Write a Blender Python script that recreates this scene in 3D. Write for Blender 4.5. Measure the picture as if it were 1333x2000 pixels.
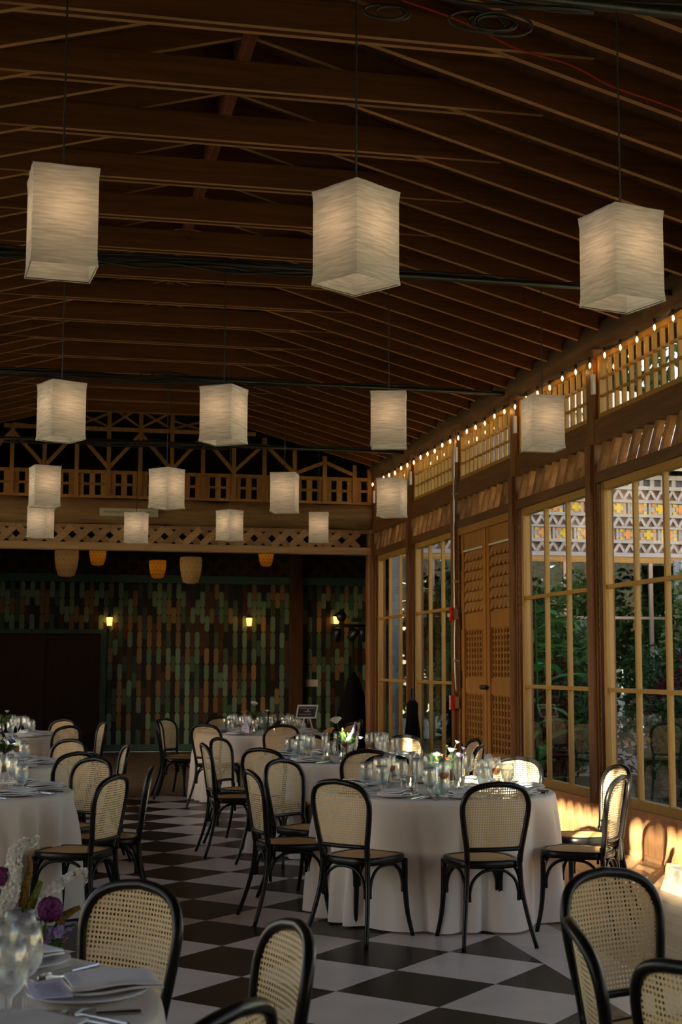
import bpy, math, random
from mathutils import Vector, Matrix
R = math.radians
scene = bpy.context.scene
for o in list(bpy.data.objects): bpy.data.objects.remove(o)
col = scene.collection

# ------------------------------------------------------------------ camera
FPX, YAW, PITCH, ROLL, EYE = 2747.8, R(11.763), R(6.2507), R(0.16), 1.55
fw = Vector((math.sin(YAW)*math.cos(PITCH), math.cos(YAW)*math.cos(PITCH), math.sin(PITCH)))
rt0 = Vector((math.cos(YAW), -math.sin(YAW), 0)); up0 = rt0.cross(fw)
rt = rt0*math.cos(ROLL) + up0*math.sin(ROLL); up = up0*math.cos(ROLL) - rt0*math.sin(ROLL)
camd = bpy.data.cameras.new('camera'); cam = bpy.data.objects.new('camera', camd); col.objects.link(cam)
camd.sensor_fit = 'VERTICAL'; camd.sensor_height = 36.0; camd.lens = FPX/2000*36.0
camd.clip_start = 0.05; camd.clip_end = 200
camd.dof.use_dof = True; camd.dof.focus_distance = 8.6; camd.dof.aperture_fstop = 7.0
cam.matrix_world = Matrix(((rt.x, up.x, -fw.x, 0), (rt.y, up.y, -fw.y, 0), (rt.z, up.z, -fw.z, EYE), (0, 0, 0, 1)))
scene.camera = cam
def on(px, py, ax, val):
    """the point of the photo's pixel ray that lies on the plane axis = val"""
    d = fw + rt*((px-666.5)/FPX) - up*((py-1000)/FPX)
    o = Vector((0, 0, EYE)); return o + d*((val-o[ax])/d[ax])

# ------------------------------------------------------------------ sky, sun, exposure
SUNDIR = Vector((1, 1.70, -0.542)).normalized()          # the way the light travels: low, from the left behind
wld = bpy.data.worlds.new('sky'); scene.world = wld; wld.use_nodes = True
nt = wld.node_tree; nt.nodes.clear()
sky = nt.nodes.new('ShaderNodeTexSky'); sky.sky_type = 'NISHITA'; sky.sun_disc = False
sky.sun_elevation = math.asin(-SUNDIR.z); sky.sun_rotation = math.atan2(-SUNDIR.x, -SUNDIR.y)
bg = nt.nodes.new('ShaderNodeBackground'); bg.inputs[1].default_value = 0.55
wo = nt.nodes.new('ShaderNodeOutputWorld')
tint = nt.nodes.new('ShaderNodeMix'); tint.data_type = 'RGBA'; tint.blend_type = 'MULTIPLY'; tint.inputs[0].default_value = 1; tint.inputs[7].default_value = (1.18, 0.94, 0.86, 1)   # camera balanced for shade
nt.links.new(sky.outputs[0], tint.inputs[6]); nt.links.new(tint.outputs[2], bg.inputs[0]); nt.links.new(bg.outputs[0], wo.inputs[0])
sund = bpy.data.lights.new('sun', 'SUN'); sund.energy = 280.0; sund.angle = R(0.5); sund.color = (1, 0.86, 0.66)
sun = bpy.data.objects.new('sun', sund); col.objects.link(sun)
sun.rotation_euler = SUNDIR.to_track_quat('-Z', 'Y').to_euler()
vs = scene.view_settings; vs.view_transform = 'Standard'; vs.look = 'None'; vs.gamma = 1; vs.use_curve_mapping = False
vs.exposure = 0.4
cy = scene.cycles
cy.use_denoising = True; cy.max_bounces = 12; cy.diffuse_bounces = 4; cy.glossy_bounces = 3; cy.transmission_bounces = 10
cy.transparent_max_bounces = 28; cy.sample_clamp_indirect = 6.0; cy.caustics_reflective = False; cy.caustics_refractive = False

# ------------------------------------------------------------------ mesh helpers
class MB:
    def __init__(s): s.v = []; s.f = []
    def add(s, vs_, fs):
        b = len(s.v); s.v += [tuple(p) for p in vs_]; s.f += [tuple(i+b for i in f) for f in fs]; return s
    def box(s, lo, hi):
        (a, b, c), (d, e, f) = lo, hi
        return s.add([(a,b,c),(d,b,c),(d,e,c),(a,e,c),(a,b,f),(d,b,f),(d,e,f),(a,e,f)], BOXF)
    def bar(s, p, q, w, h, upv=(0,0,1)):
        p, q = Vector(p), Vector(q); d = (q-p).normalized(); u = Vector(upv)
        sd = d.cross(u); sd = sd.normalized() if sd.length > 1e-6 else Vector((1,0,0)); u = sd.cross(d)
        vs_ = []
        for e in (p, q):
            for a, b in ((-1,-1),(1,-1),(1,1),(-1,1)): vs_.append(e + sd*(a*w/2) + u*(b*h/2))
        return s.add(vs_, [(0,1,2,3),(7,6,5,4),(0,4,5,1),(1,5,6,2),(2,6,7,3),(3,7,4,0)])
    def tube(s, path, r, n=8, closed=False):
        path = [Vector(p) for p in path]; m = len(path); rs = r if isinstance(r, (list, tuple)) else [r]*m
        vs_ = []; fs = []; prev = None
        for i, p in enumerate(path):
            if closed: t = path[(i+1) % m] - path[i-1]
            else: t = path[min(i+1, m-1)] - path[max(i-1, 0)]
            t = t.normalized() if t.length > 1e-9 else Vector((0,0,1))
            if prev is None:
                a = Vector((0,0,1)) if abs(t.z) < 0.9 else Vector((1,0,0)); nrm = t.cross(a).normalized()
            else:
                nrm = prev - t*prev.dot(t); nrm = nrm.normalized() if nrm.length > 1e-6 else t.orthogonal().normalized()
            prev = nrm; bn = t.cross(nrm)
            for k in range(n):
                a = 2*math.pi*k/n; vs_.append(p + (nrm*math.cos(a) + bn*math.sin(a))*rs[i])
        for i in range(m if closed else m-1):
            j = (i+1) % m
            for k in range(n):
                l = (k+1) % n; fs.append((i*n+k, i*n+l, j*n+l, j*n+k))
        if not closed: fs.append(tuple(range(n-1, -1, -1))); fs.append(tuple((m-1)*n+k for k in range(n)))
        return s.add(vs_, fs)
    def lathe(s, prof, n=16, c=(0,0,0), fn=None):
        vs_ = []; fs = []; m = len(prof)
        for (r_, z) in prof:
            for k in range(n):
                a = 2*math.pi*k/n; rr = r_*(fn(a, z) if fn else 1)
                vs_.append((c[0]+rr*math.cos(a), c[1]+rr*math.sin(a), c[2]+z))
        for i in range(m-1):
            for k in range(n):
                l = (k+1) % n; fs.append((i*n+k, i*n+l, (i+1)*n+l, (i+1)*n+k))
        if prof[0][0] > 1e-4 and prof[0][1] == min(z for _, z in prof): pass
        return s.add(vs_, fs)
    def prism(s, pts, y0, y1, fn=lambda a, b, t: (a, t, b)):
        """outline pts (a, b) extruded between y0 and y1"""
        n = len(pts); vs_ = [fn(a, b, y0) for a, b in pts] + [fn(a, b, y1) for a, b in pts]
        fs = [tuple(range(n-1, -1, -1)), tuple(range(n, 2*n))] + [(i, (i+1) % n, (i+1) % n+n, i+n) for i in range(n)]
        return s.add(vs_, fs)
    def mesh(s, name, m, smooth=False, low=None):
        me = bpy.data.meshes.new(name); me.from_pydata(s.v, [], s.f); me.materials.append(m)
        if smooth: me.polygons.foreach_set('use_smooth', [True]*len(me.polygons))
        me.update()
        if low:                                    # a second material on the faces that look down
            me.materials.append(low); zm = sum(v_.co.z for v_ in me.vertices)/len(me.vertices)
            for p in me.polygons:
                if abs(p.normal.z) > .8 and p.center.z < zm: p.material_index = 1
        return me
    def build(s, name, m, parent=None, smooth=False, loc=None, rz=None):
        return obj(name, s.mesh(name, m, smooth), parent, loc, rz)
BOXF = [(0,3,2,1),(4,5,6,7),(0,1,5,4),(1,2,6,5),(2,3,7,6),(3,0,4,7)]
def obj(name, me, parent=None, loc=None, rz=None):
    o = bpy.data.objects.new(name, me); col.objects.link(o)
    if parent: o.parent = parent
    if loc is not None: o.location = loc
    if rz is not None: o.rotation_euler = (0, 0, rz)
    return o
def tag(o, label=None, cat=None, group=None, kind=None):
    for k, v_ in (('label', label), ('category', cat), ('group', group), ('kind', kind)):
        if v_: o[k] = v_
    return o
def thing(name, label, cat, loc=(0,0,0), rz=0, group=None):
    return tag(obj(name, None, None, loc, rz), label, cat, group)
def struct(name, label=None, me=None): return tag(obj(name, me), label, None, None, 'structure')
def copy_tree(o, parent=None):
    c = o.copy(); col.objects.link(c); c.parent = parent
    for ch in o.children: copy_tree(ch, c)
    return c
_unit = {}
def unit(m):
    if m.name not in _unit:
        b = MB().box((-.5,-.5,-.5), (.5,.5,.5)); _unit[m.name] = b.mesh('block_'+m.name, m)
    return _unit[m.name]
def piece(name, lo, hi, m, parent=None):
    """a board or block between two corners; alike pieces share one mesh"""
    o = obj(name, unit(m), parent); o.location = [(a+b)/2 for a, b in zip(lo, hi)]; o.scale = [abs(b-a) for a, b in zip(lo, hi)]
    return o
def beam(name, p, q, w, h, m, parent=None, upv=(0,0,1)):
    p, q = Vector(p), Vector(q); d = q-p; L = d.length; d = d/L; sd = d.cross(Vector(upv)).normalized(); u = sd.cross(d)
    o = obj(name, unit(m), parent); c = (p+q)/2
    o.matrix_local = Matrix(((sd.x*w, d.x*L, u.x*h, c.x), (sd.y*w, d.y*L, u.y*h, c.y), (sd.z*w, d.z*L, u.z*h, c.z), (0,0,0,1)))
    return o
def catmull(pts, k=6):
    pts = [Vector(p) for p in pts]; out = []
    for i in range(len(pts)-1):
        p0 = pts[i-1] if i else pts[0]*2-pts[1]; p1, p2 = pts[i], pts[i+1]; p3 = pts[i+2] if i+2 < len(pts) else p2*2-p1
        for j in range(k):
            t = j/k; out.append(0.5*((2*p1)+(p2-p0)*t+(2*p0-5*p1+4*p2-p3)*t*t+(3*p1-p0-3*p2+p3)*t**3))
    out.append(pts[-1]); return out

# ------------------------------------------------------------------ materials
M = {}
def mat(name):
    m = bpy.data.materials.new(name); m.use_nodes = True; m.node_tree.nodes.clear(); M[name] = m
    t = m.node_tree; out = t.nodes.new('ShaderNodeOutputMaterial'); return m, t, out
def N(t, typ, **kw):
    n = t.nodes.new(typ)
    for k, v_ in kw.items():
        if k.startswith('i_'): n.inputs[int(k[2:])].default_value = v_
        else: setattr(n, k, v_)
    return n
def bsdf(t, colr, rough, spec=0.5, metal=0):
    b = N(t, 'ShaderNodeBsdfPrincipled')
    b.inputs['Base Color'].default_value = (*colr, 1); b.inputs['Roughness'].default_value = rough
    b.inputs['Specular IOR Level'].default_value = spec; b.inputs['Metallic'].default_value = metal; return b
def plain(name, colr, rough=0.5, spec=0.5, metal=0, vary=0.0, noise=0.0, nscale=20):
    m, t, out = mat(name); b = bsdf(t, colr, rough, spec, metal)
    if vary or noise:
        hs = N(t, 'ShaderNodeHueSaturation'); hs.inputs['Color'].default_value = (*colr, 1)
        oi = N(t, 'ShaderNodeObjectInfo'); mr = N(t, 'ShaderNodeMapRange', i_3=1-vary, i_4=1+vary)
        t.links.new(oi.outputs['Random'], mr.inputs[0]); last = mr.outputs[0]
        if noise:
            g = N(t, 'ShaderNodeNewGeometry'); nz = N(t, 'ShaderNodeTexNoise'); nz.inputs['Scale'].default_value = nscale; nz.inputs['Detail'].default_value = 4
            t.links.new(g.outputs['Position'], nz.inputs['Vector']); m2 = N(t, 'ShaderNodeMapRange', i_1=.3, i_2=.7, i_3=1-noise, i_4=1+noise)
            t.links.new(nz.outputs[0], m2.inputs[0]); mu = N(t, 'ShaderNodeMath', operation='MULTIPLY')
            t.links.new(last, mu.inputs[0]); t.links.new(m2.outputs[0], mu.inputs[1]); last = mu.outputs[0]
        t.links.new(last, hs.inputs['Value']); t.links.new(hs.outputs[0], b.inputs['Base Color'])
    t.links.new(b.outputs[0], out.inputs[0]); return m
def wood(name, c1, c2, axis, rough=0.55, scale=9.0, vary=0.18, bump=0.25, knots=False):
    """grain stretched along a world axis, a little different on every board"""
    m, t, out = mat(name); b = bsdf(t, c1, rough, 0.35)
    g = N(t, 'ShaderNodeNewGeometry'); oi = N(t, 'ShaderNodeObjectInfo'); mp = N(t, 'ShaderNodeMapping')
    sc = [scale*2.2]*3; sc[axis] = scale*0.12; mp.inputs['Scale'].default_value = sc
    ad = N(t, 'ShaderNodeVectorMath', operation='MULTIPLY_ADD'); ad.inputs[1].default_value = (17, 23, 31)
    cb = N(t, 'ShaderNodeCombineXYZ')
    for k in range(3): t.links.new(oi.outputs['Random'], cb.inputs[k])
    t.links.new(cb.outputs[0], ad.inputs[0]); t.links.new(g.outputs['Position'], ad.inputs[2]); t.links.new(ad.outputs[0], mp.inputs[0])
    nz = N(t, 'ShaderNodeTexNoise'); nz.inputs['Scale'].default_value = 1.0; nz.inputs['Detail'].default_value = 5; nz.inputs['Roughness'].default_value = .62; nz.inputs['Distortion'].default_value = 1.2
    t.links.new(mp.outputs[0], nz.inputs['Vector'])
    cr = N(t, 'ShaderNodeValToRGB'); cr.color_ramp.elements[0].position = .32; cr.color_ramp.elements[1].position = .68
    cr.color_ramp.elements[0].color = (*c2, 1); cr.color_ramp.elements[1].color = (*c1, 1); t.links.new(nz.outputs[0], cr.inputs[0])
    hs = N(t, 'ShaderNodeHueSaturation'); mr = N(t, 'ShaderNodeMapRange', i_3=1-vary, i_4=1+vary)
    t.links.new(oi.outputs['Random'], mr.inputs[0]); t.links.new(mr.outputs[0], hs.inputs['Value']); t.links.new(cr.outputs[0], hs.inputs['Color'])
    t.links.new(hs.outputs[0], b.inputs['Base Color'])
    bp = N(t, 'ShaderNodeBump'); bp.inputs['Strength'].default_value = bump; bp.inputs['Distance'].default_value = .004
    t.links.new(nz.outputs[0], bp.inputs['Height']); t.links.new(bp.outputs[0], b.inputs['Normal'])
    t.links.new(b.outputs[0], out.inputs[0]); return m
def emit(name, colr, strength):
    m, t, out = mat(name); e = N(t, 'ShaderNodeEmission'); e.inputs[0].default_value = (*colr, 1); e.inputs[1].default_value = strength
    t.links.new(e.outputs[0], out.inputs[0]); return m
def glass(name, tint=(1,1,1), gain=1.7, base=0.0, ior=1.5, refr=0):
    """thin clear glass: lets light straight through, mirrors more at grazing angles"""
    m, t, out = mat(name); tr = N(t, 'ShaderNodeBsdfTransparent'); tr.inputs[0].default_value = (*tint, 1)
    gl = N(t, 'ShaderNodeBsdfGlossy'); gl.inputs['Roughness'].default_value = 0.0; gl.inputs['Color'].default_value = (1,1,1,1)
    g = N(t, 'ShaderNodeNewGeometry'); dt = N(t, 'ShaderNodeVectorMath', operation='DOT_PRODUCT'); t.links.new(g.outputs['Normal'], dt.inputs[0]); t.links.new(g.outputs['Incoming'], dt.inputs[1])
    ab = N(t, 'ShaderNodeMath', operation='ABSOLUTE'); sb = N(t, 'ShaderNodeMath', operation='SUBTRACT'); sb.inputs[0].default_value = 1; pw = N(t, 'ShaderNodeMath', operation='POWER'); pw.inputs[1].default_value = 5
    t.links.new(dt.outputs['Value'], ab.inputs[0]); t.links.new(ab.outputs[0], sb.inputs[1]); t.links.new(sb.outputs[0], pw.inputs[0])
    f0 = ((ior-1)/(ior+1))**2; ma = N(t, 'ShaderNodeMath', operation='MULTIPLY_ADD', use_clamp=True)
    ma.inputs[1].default_value = gain*(1-f0); ma.inputs[2].default_value = base+gain*f0; mx = N(t, 'ShaderNodeMixShader')
    t.links.new(pw.outputs[0], ma.inputs[0]); t.links.new(ma.outputs[0], mx.inputs[0]); t.links.new(tr.outputs[0], mx.inputs[1]); t.links.new(gl.outputs[0], mx.inputs[2])
    if refr:
        gb = N(t, 'ShaderNodeBsdfGlass'); gb.inputs['Roughness'].default_value = 0; gb.inputs['IOR'].default_value = ior; gb.inputs['Color'].default_value = (*tint, 1)
        m2 = N(t, 'ShaderNodeMixShader'); m2.inputs[0].default_value = refr; t.links.new(mx.outputs[0], m2.inputs[1]); t.links.new(gb.outputs[0], m2.inputs[2]); mx = m2
    t.links.new(mx.outputs[0], out.inputs[0]); return m
def leafy(name, colr, vary=.5, rough=.55, transl=.35):
    """leaf or petal: diffuse with some light coming through, shade differs from leaf to leaf"""
    m, t, out = mat(name); g = N(t, 'ShaderNodeNewGeometry'); hs = N(t, 'ShaderNodeHueSaturation'); hs.inputs['Color'].default_value = (*colr, 1)
    mr = N(t, 'ShaderNodeMapRange', i_3=1-vary, i_4=1+vary); t.links.new(g.outputs['Random Per Island'], mr.inputs[0]); t.links.new(mr.outputs[0], hs.inputs['Value'])
    b = bsdf(t, colr, rough, .3); tl = N(t, 'ShaderNodeBsdfTranslucent'); mx = N(t, 'ShaderNodeMixShader'); mx.inputs[0].default_value = transl
    t.links.new(hs.outputs[0], b.inputs['Base Color']); t.links.new(hs.outputs[0], tl.inputs[0])
    t.links.new(b.outputs[0], mx.inputs[1]); t.links.new(tl.outputs[0], mx.inputs[2]); t.links.new(mx.outputs[0], out.inputs[0]); return m
def sheet(name, colr, transl, wrinkle=0, wscale=(1,1,1), streak=0, rough=.8):
    """paper, cloth or cane: thin, part of the light comes through"""
    m, t, out = mat(name); b = bsdf(t, colr, rough, .2); tl = N(t, 'ShaderNodeBsdfTranslucent'); tl.inputs[0].default_value = (*colr, 1)
    mx = N(t, 'ShaderNodeMixShader'); mx.inputs[0].default_value = transl
    if wrinkle or streak:
        tc = N(t, 'ShaderNodeTexCoord'); mp = N(t, 'ShaderNodeMapping'); mp.inputs['Scale'].default_value = wscale
        nz = N(t, 'ShaderNodeTexNoise'); nz.inputs['Scale'].default_value = 1; nz.inputs['Detail'].default_value = 3
        t.links.new(tc.outputs['Object'], mp.inputs[0]); t.links.new(mp.outputs[0], nz.inputs['Vector'])
        bp = N(t, 'ShaderNodeBump'); bp.inputs['Strength'].default_value = wrinkle; bp.inputs['Distance'].default_value = .004
        t.links.new(nz.outputs[0], bp.inputs['Height']); t.links.new(bp.outputs[0], b.inputs['Normal'])
        mr = N(t, 'ShaderNodeMapRange', i_1=.3, i_2=.7, i_3=1-streak, i_4=1+streak*.3); hs = N(t, 'ShaderNodeHueSaturation'); hs.inputs['Color'].default_value = (*colr, 1)
        t.links.new(nz.outputs[0], mr.inputs[0]); t.links.new(mr.outputs[0], hs.inputs['Value'])
        t.links.new(hs.outputs[0], b.inputs['Base Color']); t.links.new(hs.outputs[0], tl.inputs[0])
    t.links.new(b.outputs[0], mx.inputs[1]); t.links.new(tl.outputs[0], mx.inputs[2]); t.links.new(mx.outputs[0], out.inputs[0]); return m

raft_x = wood('rafter_wood', (.21,.084,.031), (.125,.044,.015), 0, .6)
lit_edge_x = wood('rafter_lit_edge_wood', (.50,.28,.125), (.36,.185,.075), 0, .6)          # paler than the faces: light from below painted into the under-edges
deck_w = wood('roof_deck_wood', (.10,.040,.016), (.055,.021,.008), 1, .8)
beam_y = wood('beam_wood', (.185,.078,.028), (.095,.036,.012), 1, .55)
post_z = wood('post_wood', (.27,.118,.045), (.15,.060,.021), 2, .5)
slat_w = wood('slat_wood', (.48,.24,.10), (.30,.135,.052), 2, .55, vary=.4)
log_w = wood('log_wood', (.13,.075,.042), (.05,.027,.014), 1, .85, scale=5, bump=1.0)
logx_w = wood('cross_log_wood', (.36,.235,.12), (.20,.12,.055), 0, .75, scale=5, bump=.8)
truss_w = wood('truss_wood', (.46,.26,.105), (.30,.155,.06), 2, .5)
lattx_w = wood('lattice_wood', (.52,.33,.19), (.40,.235,.125), 0, .6, vary=.25)
ochre = wood('ochre_paint', (.52,.295,.082), (.45,.245,.062), 2, .45, vary=.06, bump=.08)
honey = wood('honey_wood', (.50,.235,.065), (.37,.155,.038), 2, .4, vary=.1)
scale_w = wood('scallop_wood', (.50,.26,.10), (.36,.16,.055), 2, .5, vary=.3)
wains = wood('wainscot_wood', (.52,.27,.12), (.38,.18,.075), 2, .6, vary=.15)
floor_w = wood('floor_plank_wood', (.30,.185,.10), (.19,.11,.055), 1, .32, scale=7)
grey_w = wood('grey_timber', (.50,.50,.52), (.36,.36,.38), 0, .7, vary=.12)
greydk = plain('grey_timber_dark', (.10,.10,.14), .8)
t_white = plain('floor_white', (.60,.505,.455), .32, .4, noise=.10, nscale=3)
t_black = plain('floor_black', (.018,.0145,.010), .32, .16, noise=.25, nscale=4)
black = plain('black_paint', (.012,.011,.011), .5)
blackm = plain('black_metal', (.015,.015,.016), .4)
bentw = plain('bentwood_black', (.007,.0058,.005), .28, .22, vary=.1)
seatm = sheet('seat_cane', (.58,.34,.13), .0, .35, (260,260,260), .12, .45)
cane = sheet('back_cane', (.74,.55,.31), .34, .2, (160,160,160), .12, .5)
linen = sheet('table_linen', (.87,.79,.71), .12, .15, (6,6,3), .03)
napk = sheet('napkin_linen', (.85,.82,.82), .1, .15, (30,30,30), .02)
paper = sheet('lantern_paper', (.84,.85,.90), .38, .8, (9,9,95), .30)
wire = plain('cord_black', (.02,.02,.022), .5)
pane_g = glass('window_glass', (.95,.98,.96), 1.5)
wing_g = glass('wing_glass', (.92,.96,.95), .35)
drink_g = glass('drinking_glass', (.97,.98,.98), 1.3, .05, refr=.26)
water_g = glass('water', (.93,.96,.97), 1.2, .03, 1.33, refr=.35)
amber_g = glass('amber_drink', (.72,.40,.12), 1.6, .04, 1.33)
china = plain('white_china', (.82,.82,.82), .18)
steel = plain('cutlery_steel', (.62,.60,.58), .18, .5, 1)
cardp = plain('card_paper', (.84,.82,.84), .7); menup = plain('menu_paper', (.66,.62,.80), .7)
ink = plain('ink_grey', (.20,.20,.24), .7)
tealf = plain('teal_paint', (.05,.15,.125), .5)
redp = plain('red_plastic', (.62,.02,.02), .35); whitep = plain('white_plastic', (.8,.8,.8), .4)
galv = plain('conduit_metal', (.55,.55,.56), .35, .5, .6)
bulb_e = emit('bulb_filament', (1.0,.55,.18), 45.0)
lant_e = emit('lantern_bulb', (1.0,.60,.28), 20.0)
pend_e = emit('pendant_filament', (1.0,.55,.18), 10.0)
flame_e = emit('candle_flame', (1.0,.62,.22), 16.0)
amberglass = emit('sconce_glow', (1.0,.38,.07), 5.0)
# ================================================================== FLOOR
D, FX0, FY0 = 0.4006, 0.999, 8.016
floor = struct('floor', 'floor of painted black and white diamonds with a wooden border', MB().box((-4.2,-4.2,-.12), (6.4,26.2,-.012)).mesh('floor', floor_w))
def diamond(h, m, name, half=False):
    pts = [(-h,0),(0,-h),(h,0),(0,h)] if not half else [(-h,0),(0,-h),(0,h)]
    return MB().prism(pts, -.012, 0, lambda a, b, t: (a, b, t)).mesh(name, m)
dm = {0: diamond(D-.0012, t_black, 'black_diamond'), 1: diamond(D-.0012, t_white, 'white_diamond')}
dh = diamond(D-.0012, t_black, 'black_half_diamond', True); rest = {0: MB(), 1: MB()}
for i in range(-8, 5):
    for j in range(-28, 23):
        if (i+j) % 2 == 0: continue
        x, y = FX0+i*D, FY0+j*D
        if y > 5.2: obj('floor_tile', dh if i == 4 else dm[i % 2], floor, (x, y, 0))
        elif i < 4: rest[i % 2].prism([(x-D,y),(x,y-D),(x+D,y),(x,y+D)], -.012, 0, lambda a, b, t: (a, b, t))
for k in (0, 1): tag(rest[k].build('floor_tile_rest', (t_black, t_white)[k], floor), kind='stuff')
XB = FX0+4*D
y = -4.0
while y < 17.2:
    piece('border_strip', (XB, y, -.012), (3.01, min(y+2.4, 17.2)-.002, 0), t_white, floor); y += 2.4
for k in range(12):
    x0 = 3.012+k*.149; y = -4 + (k*1.37) % 2.2
    while y < 20.7:
        piece('floor_plank', (x0, max(y,-4), -.012), (x0+.147, min(y+3.2, 20.7)-.002, 0), floor_w, floor); y += 3.2
for k in range(37):
    y0 = 17.25+k*.236
    piece('floor_plank', (-4.0, y0, -.012), (3.008 if y0 < 20.7 else 6.2, y0+.233, 0), floor_w, floor)

# ================================================================== RIGHT WALL
XW = 4.80
def post_y(k): return 11.82+2.168*k
wall_r = struct('wall_right', 'low wooden wainscot wall below the tall windows', MB().box((4.815,-4,0), (4.93,20.6,.37)).mesh('wall_right', post_z))
piece('sill_board', (4.775,-4,.355), (4.95,20.6,.385), wains, wall_r)
y = 7.4
rnd = random.Random(3)
while y < 20.4:
    w = rnd.choice((.12,.14,.15,.165)); piece('wainscot_board', (4.798,y+.002,0), (4.815,y+w-.002,.355), wains, wall_r); y += w
piece('base_board', (4.79,-4,0), (4.815,20.4,.035), wains, wall_r)
for k in range(-1, 5):
    yc = post_y(k)
    piece('post', (4.76,yc-.085,0 if k in (1,2,4) else .36), (4.93,yc+.085,4.4), post_z, wall_r)
    piece('post_casing', (4.725,yc-.055,.36 if k not in (1,2) else 0), (4.76,yc+.065,3.53), post_z, wall_r)
    rope = MB(); zz = .40
    path = [(4.785, yc-.10, .40+.02*q) for q in range(140)]
    rope.tube(path, [.011+.004*math.sin(q*1.6) for q in range(140)], 6); rope.build('rope_moulding', post_z, wall_r, True)
    if k >= 0: piece('junction_box', (4.735,yc-.13,3.98), (4.765,yc-.085,4.16), cardp, wall_r)
piece('tie_beam', (4.765,-4,3.53), (4.92,20.5,3.75), beam_y, wall_r)
piece('head_beam', (4.765,-4,3.18), (4.92,20.5,3.275), beam_y, wall_r)
for k in range(-1, 4):
    a, b = post_y(k)+.09, post_y(k+1)-.09; n = 9
    for q in range(n+1):
        yy = a + (b-a)*q/n
        if q < n: beam('diagonal_slat', (4.805, yy+.21, 3.26), (4.805, yy+.02, 3.54), .062, .055, slat_w, wall_r, (1,0,0))
        if q % 2: beam('back_slat', (4.87, max(yy-.02,a), 3.26), (4.87, min(yy+.19,b), 3.54), .04, .03, slat_w, wall_r, (1,0,0))
wn = 0
def big_window(a, b, x=XW+.0, joined=False, sgn=1, name=None):
    """ochre window of three by three panes between Y = a and b"""
    global wn; wn += 1
    zs = [.46,1.35,2.25,3.11]; fr = .065; m1 = .035
    ys = [a+fr+(b-a-2*fr)*q/3 for q in range(4)]; x1 = x+.07*sgn; xa, xb = x+.012*sgn, x+.055*sgn
    boxes = [('stile',(x,a,.385),(x1,a+fr,3.18)),('stile',(x,b-fr,.385),(x1,b,3.18)),('bottom_rail',(x,a,.375),(x1,b,.46)),('top_rail',(x,a,3.11),(x1,b,3.18))]
    for q in (1,2): boxes.append(('mullion',(xa,ys[q]-m1/2,.46),(xb,ys[q]+m1/2,3.11)))
    for q in (1,2):
        for c in range(3): boxes.append(('muntin',(xa,ys[c]+(m1/2 if c else 0),zs[q]-.018),(xb,ys[c+1]-(m1/2 if c < 2 else 0),zs[q]+.018)))
    xg = x+.034*sgn
    if joined:
        mb = MB()
        for _, lo, hi in boxes: mb.box(lo, hi)
        w = struct(name or 'window_%d' % wn, None, mb.mesh('window_frame', ochre))
        MB().box((xg-.002,a+.03,.43),(xg+.002,b-.03,3.14)).build('pane', pane_g, w); return w
    w = struct('window_%d' % wn, 'tall ochre framed window of nine panes')
    for nm, lo, hi in boxes: piece(nm, lo, hi, ochre, w)
    for c in range(3):
        for r_ in range(3): piece('pane', (xg-.002,ys[c],zs[r_]), (xg+.002,ys[c+1],zs[r_+1]), pane_g, w)
    return w
def top_window(a, b, x=XW+.0, joined=False, sgn=1, z0=3.76, n=12, m1=.026):
    """clerestory window of twelve by three small panes"""
    global wn; wn += 1
    z1, fr = 4.33, .045
    ys = [a+fr+(b-a-2*fr)*q/n for q in range(n+1)]; zs = [z0+fr+(z1-z0-2*fr)*q/3 for q in range(4)]; x1 = x+.06*sgn; xa, xb = x+.012*sgn, x+.05*sgn; xg = x+.03*sgn
    boxes = [('stile',(x,a,z0),(x1,a+fr,z1)),('stile',(x,b-fr,z0),(x1,b,z1)),('bottom_rail',(x,a,z0),(x1,b,z0+fr)),('top_rail',(x,a,z1-fr),(x1,b,z1))]
    for q in range(1,n): boxes.append(('mullion',(xa,ys[q]-m1/2,z0+fr),(xb,ys[q]+m1/2,z1-fr)))
    for q in (1,2): boxes.append(('muntin',(xa+.006*sgn,ys[0],zs[q]-.011),(xb-.006*sgn,ys[n],zs[q]+.011)))
    if joined:
        mb = MB()
        for _, lo, hi in boxes: mb.box(lo, hi)
        w = struct('window_%d' % wn, None, mb.mesh('window_frame', ochre))
        MB().box((xg-.0015,a+.02,z0+.02),(xg+.0015,b-.02,z1-.02)).build('pane', pane_g, w); return w
    w = struct('window_%d' % wn, 'clerestory window of many small panes under the log beam')
    for nm, lo, hi in boxes: piece(nm, lo, hi, ochre, w)
    for c in range(n):
        for r_ in range(3): piece('pane', (xg-.0015,ys[c],zs[r_]), (xg+.0015,ys[c+1],zs[r_+1]), pane_g, w)
    return w
for k in range(-7, 4):
    a, b = post_y(k)+.115, post_y(k+1)-.13
    if k != 1: big_window(a, b, joined=(k < -1))
    top_window(post_y(k)+.09, post_y(k+1)-.09, joined=(k < -1))
for k in range(-7, -1):
    piece('post', (4.74,post_y(k)-.085,.36), (4.93,post_y(k)+.085,4.4), post_z, wall_r)

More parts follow.
